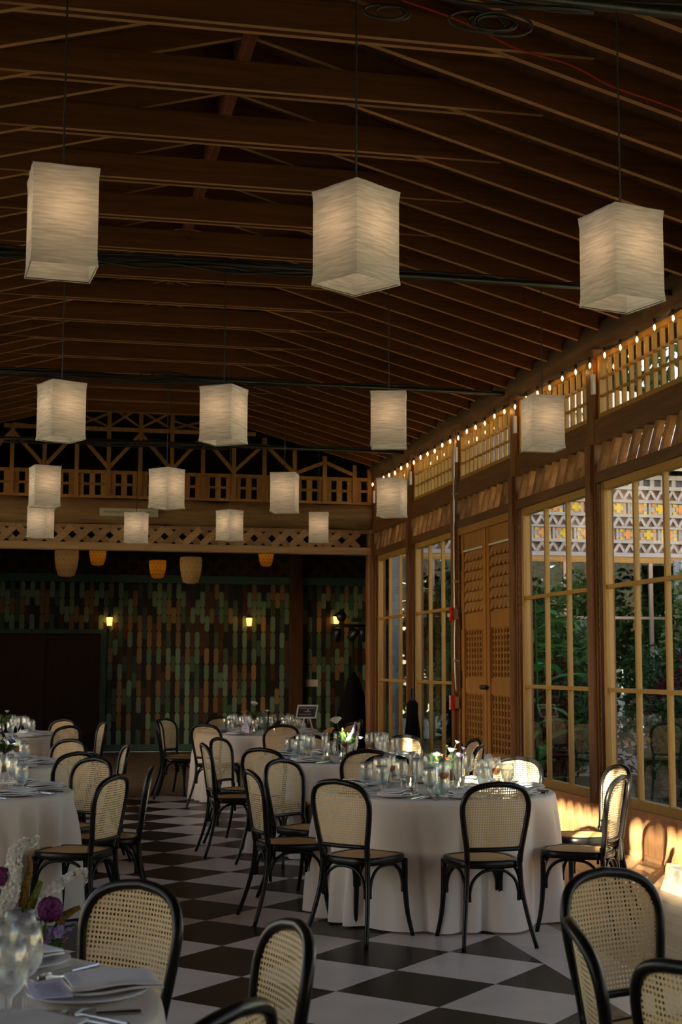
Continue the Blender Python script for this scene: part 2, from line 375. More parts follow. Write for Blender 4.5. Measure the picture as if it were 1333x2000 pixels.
# double door between the windows
door = struct('door_1', 'honey coloured double door with carved lattice panels')
DA, DB = post_y(1)+.12, post_y(2)-.10
piece('door_jamb', (4.77,DA-.05,0), (4.90,DA,3.18), post_z, door); piece('door_jamb', (4.77,DB,0), (4.90,DB+.04,3.18), honey, door)
piece('door_header', (4.77,DA,3.10), (4.90,DB,3.18), honey, door)
mid = (DA+DB)/2
sc_mesh = None
def leaf(a, b, knob):
    lf = piece('door_leaf', (4.845,a,.01), (4.86,b,3.10), honey, door)
    def sub(nm, lo, hi, m):                    # pieces of the leaf, given in room coordinates
        o = obj(nm, unit(m), lf); s = lf.scale; l = lf.location
        o.location = [((p+q)/2-l[i])/s[i] for i, (p, q) in enumerate(zip(lo, hi))]; o.scale = [abs(q-p)/s[i] for i, (p, q) in enumerate(zip(lo, hi))]; return o
    def submesh(nm, mb, m, kind=None):
        s, l = lf.scale, lf.location; mb.v = [((p[0]-l[0])/s[0], (p[1]-l[1])/s[1], (p[2]-l[2])/s[2]) for p in mb.v]
        o = mb.build(nm, m, lf); return tag(o, kind=kind) if kind else o
    sub('stile', (4.80,a,.01), (4.862,a+.11,3.10), honey); sub('stile', (4.80,b-.11,.01), (4.862,b,3.10), honey)
    sub('rail', (4.81,a+.11,2.90), (4.86,b-.11,3.10), honey); sub('rail', (4.81,a+.11,.01), (4.86,b-.11,.16), honey)
    sub('rail', (4.815,a+.11,1.98), (4.86,b-.11,2.16), honey); sub('rail', (4.815,a+.11,1.25), (4.86,b-.11,1.42), honey); sub('rail', (4.815,a+.11,.46), (4.86,b-.11,.60), honey)
    for e in (a+.11, b-.11): sub('bead', (4.80,e-.01,.16), (4.815,e+.01,2.90), honey)
    sub('bead', (4.80,a+.11,2.89), (4.815,b-.11,2.91), cardp)
    ya, yb = a+.12, b-.12; n = 5; w = (yb-ya)/n
    sc = MB()
    for (z0, z1) in ((2.17,2.88),(.17,.45)):
        rows = max(2, round((z1-z0)/.118))
        for r_ in range(rows):
            zt = z1-(z1-z0)*r_/rows; h = (z1-z0)/rows
            for q in range(n):
                yc = ya+w*(q+.5); pts = [(yc-w*.47,zt),(yc-w*.47,zt-h*.45)] + [(yc-w*.47*math.cos(math.pi*u/6), zt-h*.45-h*.5*math.sin(math.pi*u/6)) for u in range(1,6)] + [(yc+w*.47,zt-h*.45),(yc+w*.47,zt)]
                vs_ = [(4.835,p,z) for p, z in pts] + [(4.822 - .03*min(1,(zt-z)/h), p, z) for p, z in pts]; m_ = len(pts)
                sc.add(vs_, [tuple(range(m_,2*m_))] + [(i_, (i_+1) % m_, (i_+1) % m_+m_, i_+m_) for i_ in range(m_)])
                sc.lathe([(.0,0),(.009,.0)], 5)
    submesh('scallop_rows', sc, scale_w, 'stuff')
    lt = MB()
    for (z0, z1) in ((1.43,1.97),(.61,1.24)):
        nc, nr = 7, 8
        for q in range(nc+1): lt.box((4.822,ya+(yb-ya)*(q/nc)-.016,z0), (4.846,ya+(yb-ya)*(q/nc)+.016,z1))
        for q in range(nr+1): lt.box((4.83,ya,z0+(z1-z0)*q/nr-.013), (4.844,yb,z0+(z1-z0)*q/nr+.013))
    submesh('slot_lattice', lt, honey, 'stuff'); sub('slot_backing', (4.843,ya,.6), (4.8455,yb,1.98), black)
    e = a+.004 if knob < 0 else b-.004
    for z in (.55,1.40,2.08,2.78):
        yy = b-.02 if knob < 0 else a+.02
        sub('hinge', (4.785,yy-.014,z-.1), (4.80,yy+.014,z+.1), blackm)
    yk = (a+.05) if knob < 0 else (b-.05)
    submesh('knob', MB().lathe([(0,-.03),(.03,-.018),(.034,0),(.03,.018),(0,.03)], 10, (4.765,yk,1.32)).tube([(4.80,yk,1.32),(4.765,yk,1.32)], .01, 6), blackm)
leaf(DA+.005, mid-.004, 1); leaf(mid+.004, DB-.005, -1)
piece('astragal', (4.785,mid-.03,.01), (4.81,mid+.03,3.10), honey, door)

# ================================================================== ROOF
RZ, RX, SL = 5.47, 1.15, .268
def under(x): return RZ - SL*abs(x-RX)
dk = MB()
for sx, xe in ((1, 5.45), (-1, -3.05)):
    z0, z1 = RZ+.158, under(xe)+.158
    dk.prism([(RX,z0),(xe,z1),(xe,z1+.06),(RX,z0+.06)], -4.6, 20.75)
ceil = struct('ceiling', 'dark timber roof with closely set rafters', dk.mesh('ceiling', deck_w))
rz_, tiez = .15, 5.11
tie = MB(); zt = tiez+.18
xb_ = (RZ+.156-tiez)/SL; xt_ = (RZ+.156-zt)/SL
tie.prism([(RX-xb_,tiez),(RX+xb_,tiez),(RX+xt_,zt),(RX-xt_,zt)], -.018, .018)
tie_me = tie.mesh('collar_tie', raft_x, False, lit_edge_x)
raft_me = MB().box((-.5,-.5,-.5),(.5,.5,.5)).mesh('rafter', raft_x, False, lit_edge_x)
for k in range(-9, 27):
    yy = 8.84+.44*k
    for sx in (1, -1):
        xe = RX+sx*3.62
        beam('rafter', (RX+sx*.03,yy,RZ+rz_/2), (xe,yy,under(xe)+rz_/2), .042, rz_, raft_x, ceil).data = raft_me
    if k % 2:
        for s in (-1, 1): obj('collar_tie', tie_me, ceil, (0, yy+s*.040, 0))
piece('ridge_board', (RX-.045,-4.4,RZ-.03), (RX+.045,20.7,RZ+.13), raft_x, ceil)
for xl in (4.84, -2.54):
    rnd = random.Random(5); n = 150; pl = MB(); path = []; rs = []
    for q in range(n):
        path.append((xl+.012*math.sin(q*.7), -4.4+q*25.1/(n-1), 4.515+.012*math.sin(q*.45+1))); rs.append(.135+.022*math.sin(q*1.13)*math.sin(q*.31)+rnd.uniform(-.012,.012))
    pl.tube(path, rs, 12); pl.build('log_beam', log_w, ceil, True)

# ================================================================== PARTITION TRUSS at the end of the hall
YP = 20.6
part = struct('wall_partition', 'timber lattice truss over the opening to the back room')
n = 60; rnd = random.Random(9); lb = MB()
lb.tube([(-2.5+q*7.3/(n-1), YP+.05, 3.775+.01*math.sin(q*.6)) for q in range(n)], [.195+.012*math.sin(q*.9)+rnd.uniform(-.006,.006) for q in range(n)], 14)
lb.build('log_beam', logx_w, part, True)
piece('lintel_board', (-2.5,YP-.10,3.21), (4.76,YP+.10,3.315), lattx_w, part); piece('frieze_top', (-2.5,YP-.02,3.53), (4.76,YP+.06,3.585), lattx_w, part)
x = -2.45
dp = .2645
while x < 4.6:
    for s in (1,-1):
        q0 = max(-2.5, min(4.74, x-s*.115)); q1 = max(-2.5, min(4.74, x+s*.115))
        beam('frieze_slat', (x-s*.125,YP-.035-.014*s,3.31), (x+s*.125,YP-.035-.014*s,3.545), .098, .026, lattx_w, part, (0,1,0))
    x += dp
piece('band_rail', (-2.5,YP-.03,3.97), (4.75,YP+.04,4.01), truss_w, part); piece('band_rail', (-2.5,YP-.04,4.325), (4.75,YP+.04,4.375), truss_w, part); piece('band_rail', (-2.5,YP-.025,4.155), (4.75,YP+.03,4.19), truss_w, part)
vx = [1.28+.4586*q for q in range(-8, 8)]
for q, x in enumerate(vx):
    if x > 4.75 or x < -2.5: continue
    piece('strut', (x-.028,YP-.055,3.99), (x+.028,YP+.0,min(under(x)-.01,5.45)), truss_w, part)
    for d_ in (.067,.23,.393):
        if x+d_ < 4.7: piece('band_block', (x+d_-.04,YP-.015,4.01), (x+d_+.04,YP+.02,4.325), truss_w, part)
piece('strut', (4.69,YP-.055,3.99), (4.75,YP,4.5), truss_w, part)
for x0, x1 in ((RX-(RZ-4.98)/SL, RX+(RZ-4.98)/SL),): piece('chord', (x0,YP-.05,4.955), (x1,YP+.0,5.01), truss_w, part)
for q in range(len(vx)-1):
    a, b = vx[q], vx[q+1]
    if b > 4.75 or a < -2.5: continue
    up_ = (q % 2 == 0)                       # V braces in pairs
    zt = min(4.93, under(a if up_ else b)-.1); zb = 4.41
    if (a if up_ else b) < 4.2: beam('brace', (a,YP-.02,zt) if up_ else (a,YP-.02,zb), (b,YP-.02,zb) if up_ else (b,YP-.02,zt), .05, .055, truss_w, part, (0,1,0))
    if -.6 < a and b < 2.7:
        h = min(under(a), under(b))-.04
        beam('cross_brace', (a,YP-.015,5.02), (b,YP-.015,h), .03, .05, truss_w, part, (0,1,0)); beam('cross_brace', (a,YP+.02,h), (b,YP+.02,5.02), .03, .05, truss_w, part, (0,1,0))
pp = MB(); pp.tube([(4.80,YP+.06,.0+.15*q) for q in range(30)], [.115+.006*math.sin(q*1.1) for q in range(30)], 12); pp.build('corner_post', post_z, part, True)

# ================================================================== BACK ROOM
YB = 26.0
wall_b = struct('wall_back', 'dark wall patterned with teal, tan and brown rounded shingles', MB().box((-4.2,YB,0), (6.3,YB+.15,5.9)).mesh('wall_back', plain('back_wall_dark', (.022,.026,.022), .8)))
hues = {'shingle_teal': (.16,.29,.23), 'shingle_tan': (.30,.20,.10), 'shingle_brown': (.07,.03,.018), 'shingle_black': (.008,.008,.008), 'shingle_slate': (.05,.065,.075), 'shingle_green': (.06,.13,.085)}
CP, RP = .0878, .296
def shingle(): 
    h, w = RP*.495, CP*.49; pts = [(-w*.38,-h),(w*.38,-h),(w*.8,-h+w*.35),(w,-h+w*.9),(w,h-w*.9),(w*.8,h-w*.35),(w*.38,h),(-w*.38,h),(-w*.8,h-w*.35),(-w,h-w*.9),(-w,-h+w*.9),(-w*.8,-h+w*.35)]
    return pts
shm = {k: MB().prism(shingle(), -.014, 0).mesh(k, plain(k, v_, .55, vary=.25)) for k, v_ in hues.items()}
rnd = random.Random(12); cnt = 0; rest = {k: MB() for k in hues}; keys = list(hues); spots = []
nc = int((6.05+1.6)/CP)
for c in range(nc):
    x = -1.5+c*CP
    if 4.42 < x < 4.68: continue
    for r_ in range(-1, 11):
        z = 3.06-.148-r_*RP-(RP/2 if c % 2 else 0)
        if z < .16 or z > 3.05: continue
        if x < 1.02 and z < 2.26: continue
        light = (c % 2 == 0)
        if z > 2.35: kk = rnd.choices(keys, [4.5,2,1.3,2.5,.7,1.2])[0]
        elif light: kk = rnd.choices(keys, [3.0 if x > 2.4 else 1.5, .35 if x > 4.6 else (1.3 if x > 2.4 else 2.0), .4, .1, .3, 1.2])[0]
        else: kk = rnd.choices(keys, [.1,.1,1.6,4,.7,.5])[0]
        spots.append((x, z, kk))
spots.sort(key=lambda s: -(abs(s[1]-1.9) < 1.1)*1.0 - (.9 < s[0] < 5.9)*.5 + rnd.random()*.2)
for q, (x, z, kk) in enumerate(spots):
    if q < 300: obj('shingle', shm[kk], wall_b, (x, YB-.001, z))
    else: rest[kk].prism([(a+x, b+z) for a, b in shingle()], YB-.015, YB-.001)
for k in hues:
    if rest[k].v: tag(rest[k].build('shingle_rest', M[k], wall_b), kind='stuff')
piece('top_band', (-4,YB-.06,3.06), (6.2,YB,3.20), tealf, wall_b); piece('bottom_band', (.95,YB-.05,.02), (6.2,YB,.13), tealf, wall_b)
piece('corner_post', (4.43,YB-.22,0), (4.65,YB,4.0), wood('dark_post_wood', (.10,.045,.018), (.06,.025,.01), 2, .6), wall_b)
x = -3.6
while x < 6:
    for s in (1,-1): beam('frieze_slat', (x-s*.15,YB-.05,3.22), (x+s*.15,YB-.05,3.52), .09, .02, M['dark_post_wood'], wall_b, (0,1,0))
    x += .33
door2 = struct('door_2', 'dark red-brown double door in a teal frame'); darkdoor = wood('dark_door_wood', (.060,.016,.009), (.036,.009,.005), 2, .5)
for a, b in ((-1.06,-.015),(-.005,.96)): piece('door_leaf', (a,YB-.07,.02), (b,YB-.02,2.10), darkdoor, door2)
piece('door_frame', (.96,YB-.09,0), (1.06,YB-.01,2.20), tealf, door2); piece('door_frame', (-1.16,YB-.09,2.12), (.96,YB-.01,2.20), tealf, door2); piece('door_frame', (-1.16,YB-.09,0), (-1.06,YB-.01,2.12), tealf, door2)
backs = struct('wall_back_room', 'plain side walls and ceiling of the dark back room', MB().box((-4.2,20.7,0),(-4.0,26,5.9)).prism([(4.94,20.75),(6.05,26.0),(6.3,26.0),(5.2,20.75)], 0, 5.9, lambda a, b, t: (a, b, t)).box((-4.2,20.75,5.7),(6.3,26.1,5.9)).box((-4.2,20.66,0),(-2.5,20.74,5.9)).prism([(-4.2,5.9),(6.3,5.9),(6.3,4.2),(5.45,under(5.45)+.17),(RX,RZ+.17),(-3.05,under(-3.05)+.17),(-4.2,4.2)], 20.70, 20.78).box((4.9,20.72,4.2),(6.3,20.78,5.9)).mesh('wall_back_room', M['back_wall_dark']))

# ================================================================== LEFT AND FRONT WALLS (behind and beside the camera)
wl = MB().box((-2.62,-4.1,0),(-2.5,20.6,.40)).box((-2.62,-4.1,3.18),(-2.5,20.6,3.59))
for k in range(-7, 5): wl.box((-2.66,post_y(k)-.09,0),(-2.48,post_y(k)+.09,4.42))
for k in range(-7, 4):
    a, b = post_y(k)+.09, post_y(k+1)-.09
    pass
wall_l = struct('wall_left', None, wl.mesh('wall_left', post_z))
for k in range(-7, 4):
    big_window(post_y(k)+.1, post_y(k+1)-.1, -2.52, True, -1); top_window(post_y(k)+.09, post_y(k+1)-.09, -2.52, True, -1, 3.58, 9, .112)
wf = MB().box((-2.6,-4.2,0),(4.9,-4.08,6))
wall_f = struct('wall_front', None, wf.mesh('wall_front', post_z))
# ================================================================== OUTSIDE
ground = struct('ground', 'earth and grass of the garden outside', MB().box((-60,-60,-.3),(70,90,-.13)).mesh('ground', plain('garden_ground', (.055,.06,.03), .9, noise=.4, nscale=1.2)))
YG = 20.9
wing = struct('wall_wing', 'grey lattice fronted wing of the building across the garden')
XA, XZ = 5.05, 13.2
for z0, z1 in ((4.36,4.42),(4.15,4.20),(3.92,3.97),(3.735,3.77),(3.50,3.55),(3.285,3.35),(4.53,4.60)): piece('lattice_rail', (XA,YG-.05,z0), (XZ,YG+.03,z1), grey_w, wing)
piece('lattice_backing', (XA,YG+.03,3.285), (XZ,YG+.09,4.62), plain('lattice_back_brown', (.21,.12,.095), .8), wing)
piece('fascia', (XA,YG-.25,4.66), (XZ,YG-.20,4.80), plain('fascia_grey', (.62,.64,.68), .6), wing)
x = XA+.1
while x < XZ: piece('dentil', (x,YG-.03,4.42), (x+.07,YG+.03,4.53), grey_w, wing); piece('dentil_gap', (x+.07,YG+.02,4.42), (x+.185,YG+.04,4.53), greydk, wing); x += .185
zz = .185
for (z0, z1) in ((4.20,4.36),(3.77,3.92),(3.35,3.50)):
    x = 7.2 if z0 > 4 else XA
    x = XA+.02
    while x < XZ-.2:
        beam('zigzag_slat', (x,YG-.02,z0), (x+zz/2,YG-.02,z1), .045, .03, grey_w, wing, (0,1,0)); beam('zigzag_slat', (x+zz,YG-.005,z0), (x+zz/2,YG-.005,z1), .045, .03, grey_w, wing, (0,1,0)); x += zz
yel = plain('yellow_inlay', (.75,.55,.05), .6, noise=.15); ora = plain('orange_inlay', (.72,.33,.10), .6, noise=.15)
def cross(m, s=.076, name='cross'): 
    a, b = s*.42, s
    pts = [(-a,-b),(a,-b),(a,-a),(b,-a),(b,a),(a,a),(a,b),(-a,b),(-a,a),(-b,a),(-b,-a),(-a,-a)]
    return MB().prism(pts, -.012, .012).mesh(name, m)
cm = {0: cross(yel), 1: cross(ora)}
for row, (zc, ph) in enumerate(((4.06,0.0),(3.645,.15))):
    x = 5.31+ph*0+(0 if row == 0 else .15); q = row
    while x < XZ-.2:
        obj('cross_inlay', cm[q % 2], wing, (x,YG-.01,zc))
        sq = MB()
        for sx in (-1,1):
            for sz in (-1,1):
                sq.box((x+sx*.105-.026,YG-.015,zc+sz*.068-.026),(x+sx*.105+.026,YG+.005,zc+sz*.068+.026))
        tag(sq.build('square_inlay', (ora, yel)[q % 2], wing), kind='stuff')
        piece('panel_board', (x-.14,YG+.005,zc-.10), (x+.14,YG+.03,zc+.10), grey_w, wing); piece('panel_post', (x+.16,YG-.03,zc-.10), (x+.195,YG+.03,zc+.10), grey_w, wing)
        x += .355; q += 1
piece('window_head', (XA,YG-.03,3.19), (XZ,YG+.03,3.285), ochre, wing); piece('window_sill', (XA,YG-.03,.36), (XZ,YG+.03,.46), ochre, wing)
x = XA+.02
q = 0
while x < XZ:
    piece('mullion', (x-.03,YG-.025,.46), (x+.03,YG+.025,3.19), plain('mullion_pink', (.62,.46,.36), .6) if 'mullion_pink' not in M else M['mullion_pink'], wing)
    piece('pane', (x,YG,.46), (min(x+.72,XZ),YG+.004,3.19), wing_g, wing); x += .72
for z in (1.36, 2.32): piece('muntin', (XA,YG-.02,z-.02), (XZ,YG+.02,z+.02), M['mullion_pink'], wing)
piece('low_wall', (XA,YG-.04,-.13), (XZ,YG+.06,.36), grey_w, wing)
piece('corner_post', (5.05,YG-.35,-.13), (5.22,YG-.18,4.66), grey_w, wing)
roofw = plain('pale_roof', (.66,.67,.72), .45)
rw = MB().prism([(20.55,4.72),(20.55,4.78),(24.0,6.02),(24.0,5.96)], 4.95, 13.4, lambda a, b, t: (t, a, b)).build('wing_roof', roofw, wing)
pav = tag(MB().prism([(-3.6,0),(2.4,0),(1.5,.5),(-2.7,.5)], 0, 3, lambda a, b, t: (a, t, b)).box((-3.4,.2,-.2),(2.2,2.8,0)).build('white_roofed_pavilion', plain('white_roof', (.86,.86,.90), .5)), 'white hipped roof rising behind the grey wing', 'roof')
pav.location = (10.6, 27.5, 6.85)
for sx in (-3.2, 2.0):
    for sy in (.4, 2.6): MB().box((sx-.12,sy-.12,-6.98),(sx+.12,sy+.12,-.25)).build('pillar', M['white_roof'], pav)

def leaves(n, fn, size, rnd, shape=1.9, flat=.4):
    """n leaf blades, each a folded quad pair, at places given by fn"""
    mb = MB()
    for _ in range(n):
        p = fn(); d = Vector((rnd.gauss(0,1), rnd.gauss(0,1), rnd.gauss(0,.6)-.2)).normalized(); s = size*rnd.uniform(.6,1.3)
        sd = d.cross(Vector((rnd.gauss(0,1),rnd.gauss(0,1),rnd.gauss(0,1)))).normalized()*s*.5; d = d*s*shape*.5; nn = sd.cross(d).normalized()*s*.15
        c = Vector(p); mb.add([c-d, c+sd*.8+nn, c+d, c-sd*.8+nn], [(0,1,2),(0,2,3)])
    return mb
def stems(base, tips, r, rnd):
    mb = MB()
    for t in tips:
        b = Vector(base)+Vector((rnd.uniform(-.1,.1),rnd.uniform(-.1,.1),0)); m = (b+Vector(t))/2+Vector((rnd.uniform(-.1,.1),rnd.uniform(-.1,.1),.05))
        mb.tube([b, m, t], [r, r*.7, r*.35], 5)
    return mb
bark = plain('bark', (.10,.065,.04), .9, noise=.3)
greens = {'leaf_deep': leafy('leaf_deep', (.035,.085,.025)), 'leaf_mid': leafy('leaf_mid', (.07,.15,.04)), 'leaf_pale': leafy('leaf_pale', (.17,.24,.10)), 'leaf_red': leafy('leaf_red', (.10,.022,.025)), 'leaf_blue': leafy('leaf_blue', (.07,.14,.10))}
def shrub(name, label, cat, loc, rx, ry, h, n, size, m, seed, group=None, lift=.1):
    rnd = random.Random(seed); t = thing(name, label, cat, loc, 0, group)
    bl = [(rnd.uniform(-.7,.7)*rx, rnd.uniform(-.7,.7)*ry, rnd.uniform(lift+.15,.85)*h, rnd.uniform(.3,.55)) for _ in range(14)]
    def pos():
        b = rnd.choice(bl); v = Vector((rnd.gauss(0,1),rnd.gauss(0,1),rnd.gauss(0,1))).normalized()*rnd.uniform(.6,1.0)**.5
        return (b[0]+v.x*rx*b[3], b[1]+v.y*ry*b[3], max(.03, b[2]+v.z*h*b[3]*.6))
    leaves(n, pos, size, rnd).build('foliage', greens[m], t); stems((0,0,-.13), [(b[0],b[1],b[2]) for b in bl], .022, rnd).build('stems', bark, t, True)
    return t
def tree(label, loc, rx, h0, h1, n, size, m, seed):
    rnd = random.Random(seed); t = thing('tree', label, 'tree', loc, 0)
    cz, rzz = (h0+h1)/2, (h1-h0)/2
    bl = [(rnd.uniform(-.75,.75)*rx, rnd.uniform(-.75,.75)*rx, cz+rnd.uniform(-.8,.8)*rzz, rnd.uniform(.22,.42)) for _ in range(26)]
    def pos():
        b = rnd.choice(bl); v = Vector((rnd.gauss(0,1),rnd.gauss(0,1),rnd.gauss(0,1))).normalized()*rnd.uniform(.5,1.0)**.5
        return (b[0]+v.x*rx*b[3]*1.2, b[1]+v.y*rx*b[3]*1.2, b[2]+v.z*rzz*b[3]*1.1)
    leaves(n, pos, size, rnd).build('foliage', greens[m], t)
    tr = MB().tube([(0,0,-.13),(.1,.05,h0*.6+.5),(0,.1,cz),(.05,0,h1*.9)], [.24,.18,.13,.04], 8)
    for b in bl[:12]: tr.tube([(0,.05,b[2]*.75), ((b[0])*.6,b[1]*.6,b[2]*.93), b[:3]], [.07,.045,.02], 5)
    tr.build('trunk', bark, t, True); return t
tree('dense dark green tree right behind the wing by the hall corner', (7.4,25.2,0), 1.6, .6, 5.6, 5200, .17, 'leaf_mid', 1)
tree('fresh green leafy tree behind the middle of the grey wing', (10.6,24.6,0), 2.0, .4, 5.5, 5200, .17, 'leaf_mid', 2)
tree('deep green tree behind the far end of the grey wing', (14.6,24.6,0), 2.0, .5, 6.4, 5200, .18, 'leaf_deep', 3)
tree('tall conifer green tree rising over the pale roof by the hall', (8.2,35.0,0), 3.0, 2, 16, 6500, .30, 'leaf_deep', 4)
tree('tall rounded tree rising over the white hipped roof', (15.6,35.5,0), 3.4, 2, 15.5, 6500, .32, 'leaf_deep', 5)
tree('tall dark tree standing beyond the far end of the wing', (20.0,28,0), 3.4, 1, 14, 6500, .32, 'leaf_deep', 6)
tree('broad dark tree standing right of the garden shrubs', (17.0,19,0), 3.2, .5, 11, 5200, .28, 'leaf_mid', 7)
shrub('garden_shrub', 'dark green shrub crowding the windows near the hall corner', 'shrub', (6.35,19.2,0), .75, .8, 2.55, 3300, .075, 'leaf_deep', 11)
shrub('garden_shrub', 'mid green shrub outside the window left of the carved door', 'shrub', (6.5,17.5,0), .75, .9, 2.2, 3000, .08, 'leaf_mid', 12)
shrub('garden_shrub', 'fresh green shrub behind the windows left of the carved door', 'shrub', (7.4,19.6,0), .8, .7, 2.7, 3000, .085, 'leaf_mid', 13)
shrub('barberry_shrub', 'dark red barberry shrub low behind the windows left of the carved door', 'shrub', (5.9,16.7,0), .5, .7, 1.55, 2600, .045, 'leaf_red', 14)
shrub('barberry_shrub', 'spreading dark red barberry in the garden right of the carved door', 'shrub', (7.2,15.0,0), 1.0, .8, 1.75, 4200, .045, 'leaf_red', 15)
shrub('barberry_shrub', 'tall dark red barberry behind the window beside the rope trimmed post', 'shrub', (7.3,13.3,0), .8, .8, 2.15, 4200, .045, 'leaf_red', 16)
shrub('garden_shrub', 'blue green shrub behind the tall red barberry', 'shrub', (8.6,15.8,0), .9, .9, 2.5, 3400, .08, 'leaf_blue', 17)
shrub('garden_shrub', 'variegated pale shrub in front of the grey wing', 'shrub', (9.6,18.8,0), .9, .8, 3.0, 3400, .085, 'leaf_pale', 18)
shrub('garden_shrub', 'low dark green shrub under the window sill by the rope trimmed post', 'shrub', (6.1,12.3,0), .8, .9, 1.35, 3600, .06, 'leaf_deep', 19)
shrub('garden_shrub', 'low green shrub under the window sill by the sunlit wainscot', 'shrub', (6.2,10.7,0), .8, .8, 1.25, 3200, .06, 'leaf_deep', 20)
shrub('garden_shrub', 'feathery green shrub against the window beside the rope trimmed post', 'shrub', (6.9,11.9,0), .6, .6, 1.75, 3200, .06, 'leaf_mid', 21)
shrub('garden_shrub', 'dark shrub mass before the wing at the corner of the garden', 'shrub', (8.4,18.0,0), .9, .9, 1.7, 3000, .075, 'leaf_deep', 22)
shrub('garden_shrub', 'dark green shrub filling the garden right of the tall red barberry', 'shrub', (9.6,13.6,0), 1.2, 1.0, 2.0, 3600, .08, 'leaf_deep', 23)
shrub('garden_shrub', 'bushy green shrub in the garden behind the low sill shrubs', 'shrub', (8.3,11.4,0), 1.0, 1.0, 1.9, 3400, .08, 'leaf_mid', 24)
shrub('garden_shrub', 'dark leafy shrub close against the corner window of the hall', 'shrub', (5.75,18.3,0), .5, .7, 2.3, 3000, .08, 'leaf_mid', 25)
shrub('garden_shrub', 'upright green shrub beside the grey corner post of the wing', 'shrub', (6.1,20.1,0), .55, .45, 2.9, 3000, .08, 'leaf_deep', 26)
shrub('garden_shrub', 'tall green shrub filling the wing windows near the hall', 'shrub', (7.3,22.2,0), 1.1, .8, 3.6, 3600, .11, 'leaf_mid', 27)
# big-leaved plant against the glass right of the door
rnd = random.Random(31)
q_ = on(1046,1250,0,5.55)
bp_ = thing('broadleaf_plant', 'large-leaved green plant against the window right of the carved door', 'plant', (5.55,q_.y,-.13))
lv = MB(); nseg = 6
for side in (1,):
    vs_ = []; fs = []
    for q in range(nseg+1):
        t_ = q/nseg; w = .5*math.sin(math.pi*min(1,t_*.92+.06))**.8*.36; zz_ = .28*t_-.42*t_*t_
        vs_ += [(t_, -w, zz_+.05*w), (t_, 0, zz_-.03), (t_, w, zz_+.05*w)]
    for q in range(nseg): fs += [(q*3,q*3+1,q*3+4,q*3+3),(q*3+1,q*3+2,q*3+5,q*3+4)]
    lv.add(vs_, fs)
lvm = lv.mesh('broad_leaf', leafy('leaf_broad', (.09,.32,.055), .2))
stm = MB()
for q in range(24):
    a = q*2.399; z = .35+q*.085; L = rnd.uniform(.40,.60)
    l = obj('leaf', lvm, bp_, (.05*math.cos(a),.05*math.sin(a),z)); l.rotation_euler = (rnd.uniform(-.2,.2), rnd.uniform(-.5,.1), a); l.scale = (L,L,L)
stm.tube([(0,0,0),(.02,.01,1.2),(0,0,2.5)], [.025,.02,.01], 6).build('stem', leafy('stem_green', (.06,.12,.03), .1), bp_, True)
corr = plain('corrugated_steel', (.33,.38,.45), .45, .5, .3)
def corrug(label, x0, x1, y, z0, z1):
    pts = []; n = int((x1-x0)/.02)
    for q in range(n+1): pts.append((x0+(x1-x0)*q/n, .018*math.sin(q*.02/.076*2*math.pi)))
    vs_ = [(a,y+b,z0) for a, b in pts]+[(a,y+b,z1) for a, b in pts]+[(a,y+b+.02,z0) for a, b in pts]+[(a,y+b+.02,z1) for a, b in pts]; m_ = n+1
    fs = [(i,i+1,m_+i+1,m_+i) for i in range(n)]+[(2*m_+i+1,2*m_+i,3*m_+i,3*m_+i+1) for i in range(n)]
    return tag(MB().add(vs_,fs).build('corrugated_panel', corr), label, 'metal panel')
a = on(1118,1210,1,20.2); b = on(1160,1300,1,20.2); corrug('grey corrugated metal panel standing behind the red barberry in the garden', a.x, b.x, 20.2, 0, a.z)
a = on(1316,1090,1,20.3); corrug('tall blue-grey corrugated metal panel before the wing', a.x, a.x+1.2, 20.3, 0, 3.2)
# tall hedge and trees added out of view to block the sun
hg = leafy('blocker_leaf', (.06,.12,.035), .4)
def blocker(label, x0, x1, y0, y1, h, seed):
    t = thing('sun_blocker', label, 'blocker', ((x0+x1)/2,(y0+y1)/2,-.13)); rnd = random.Random(seed); w, d = (x1-x0)/2, (y1-y0)/2
    MB().box((-w+.06,-d+.04,0),(w-.06,d-.04,h-.1)).build('blocker_core', M['bark'], t)  # solid fill added to stop the sun's rays
    def pos():
        f = rnd.random()
        if f < .45: return (w*rnd.choice((-1,1))*rnd.uniform(.86,1.05), rnd.uniform(-d,d), rnd.uniform(0,h)) if d > w else (rnd.uniform(-w,w), d*rnd.choice((-1,1))*rnd.uniform(.86,1.05), rnd.uniform(0,h))
        return (rnd.uniform(-w,w), rnd.uniform(-d,d), h-.12+rnd.uniform(0,.14))
    leaves(5000, pos, .16, rnd).build('blocker_leaves', hg, t)
blocker('added leafy sun hedge along the sunny side of the hall', -6.6, -5.8, -16, -2.7, 5.35, 41)
blocker('very tall added leafy sun hedge on the sunny side of the far bays', -17.5, -6.65, -3.5, -2.7, 12.0, 42)
for label, loc, rx, h1, sd in (('added sun-blocking broad tree on the sunny side of the hall behind the clipped hedge', (-10.5,-11.5,0), 5.6, 25, 8), ('added sun-blocking tree on the sunny side farthest along the clipped hedge', (-11,-19.5,0), 5.6, 25, 9), ('added sun-blocking dark tree on the sunny side by the very tall hedge', (-11,-3.0,0), 5.6, 26, 10)):
    t = tree(label, loc, rx, 10.6, h1, 5000, .6, 'leaf_deep', sd)
    cz = (10.6+h1)/2; hz = (h1-10.6)/2; MB().lathe([(rx*math.cos(u), cz+hz*math.sin(u)) for u in [-math.pi/2+math.pi*q/10 for q in range(11)]], 16).build('sun_block_crown', greens['leaf_deep'], t)  # opaque core added so the unseen crown stops the sun
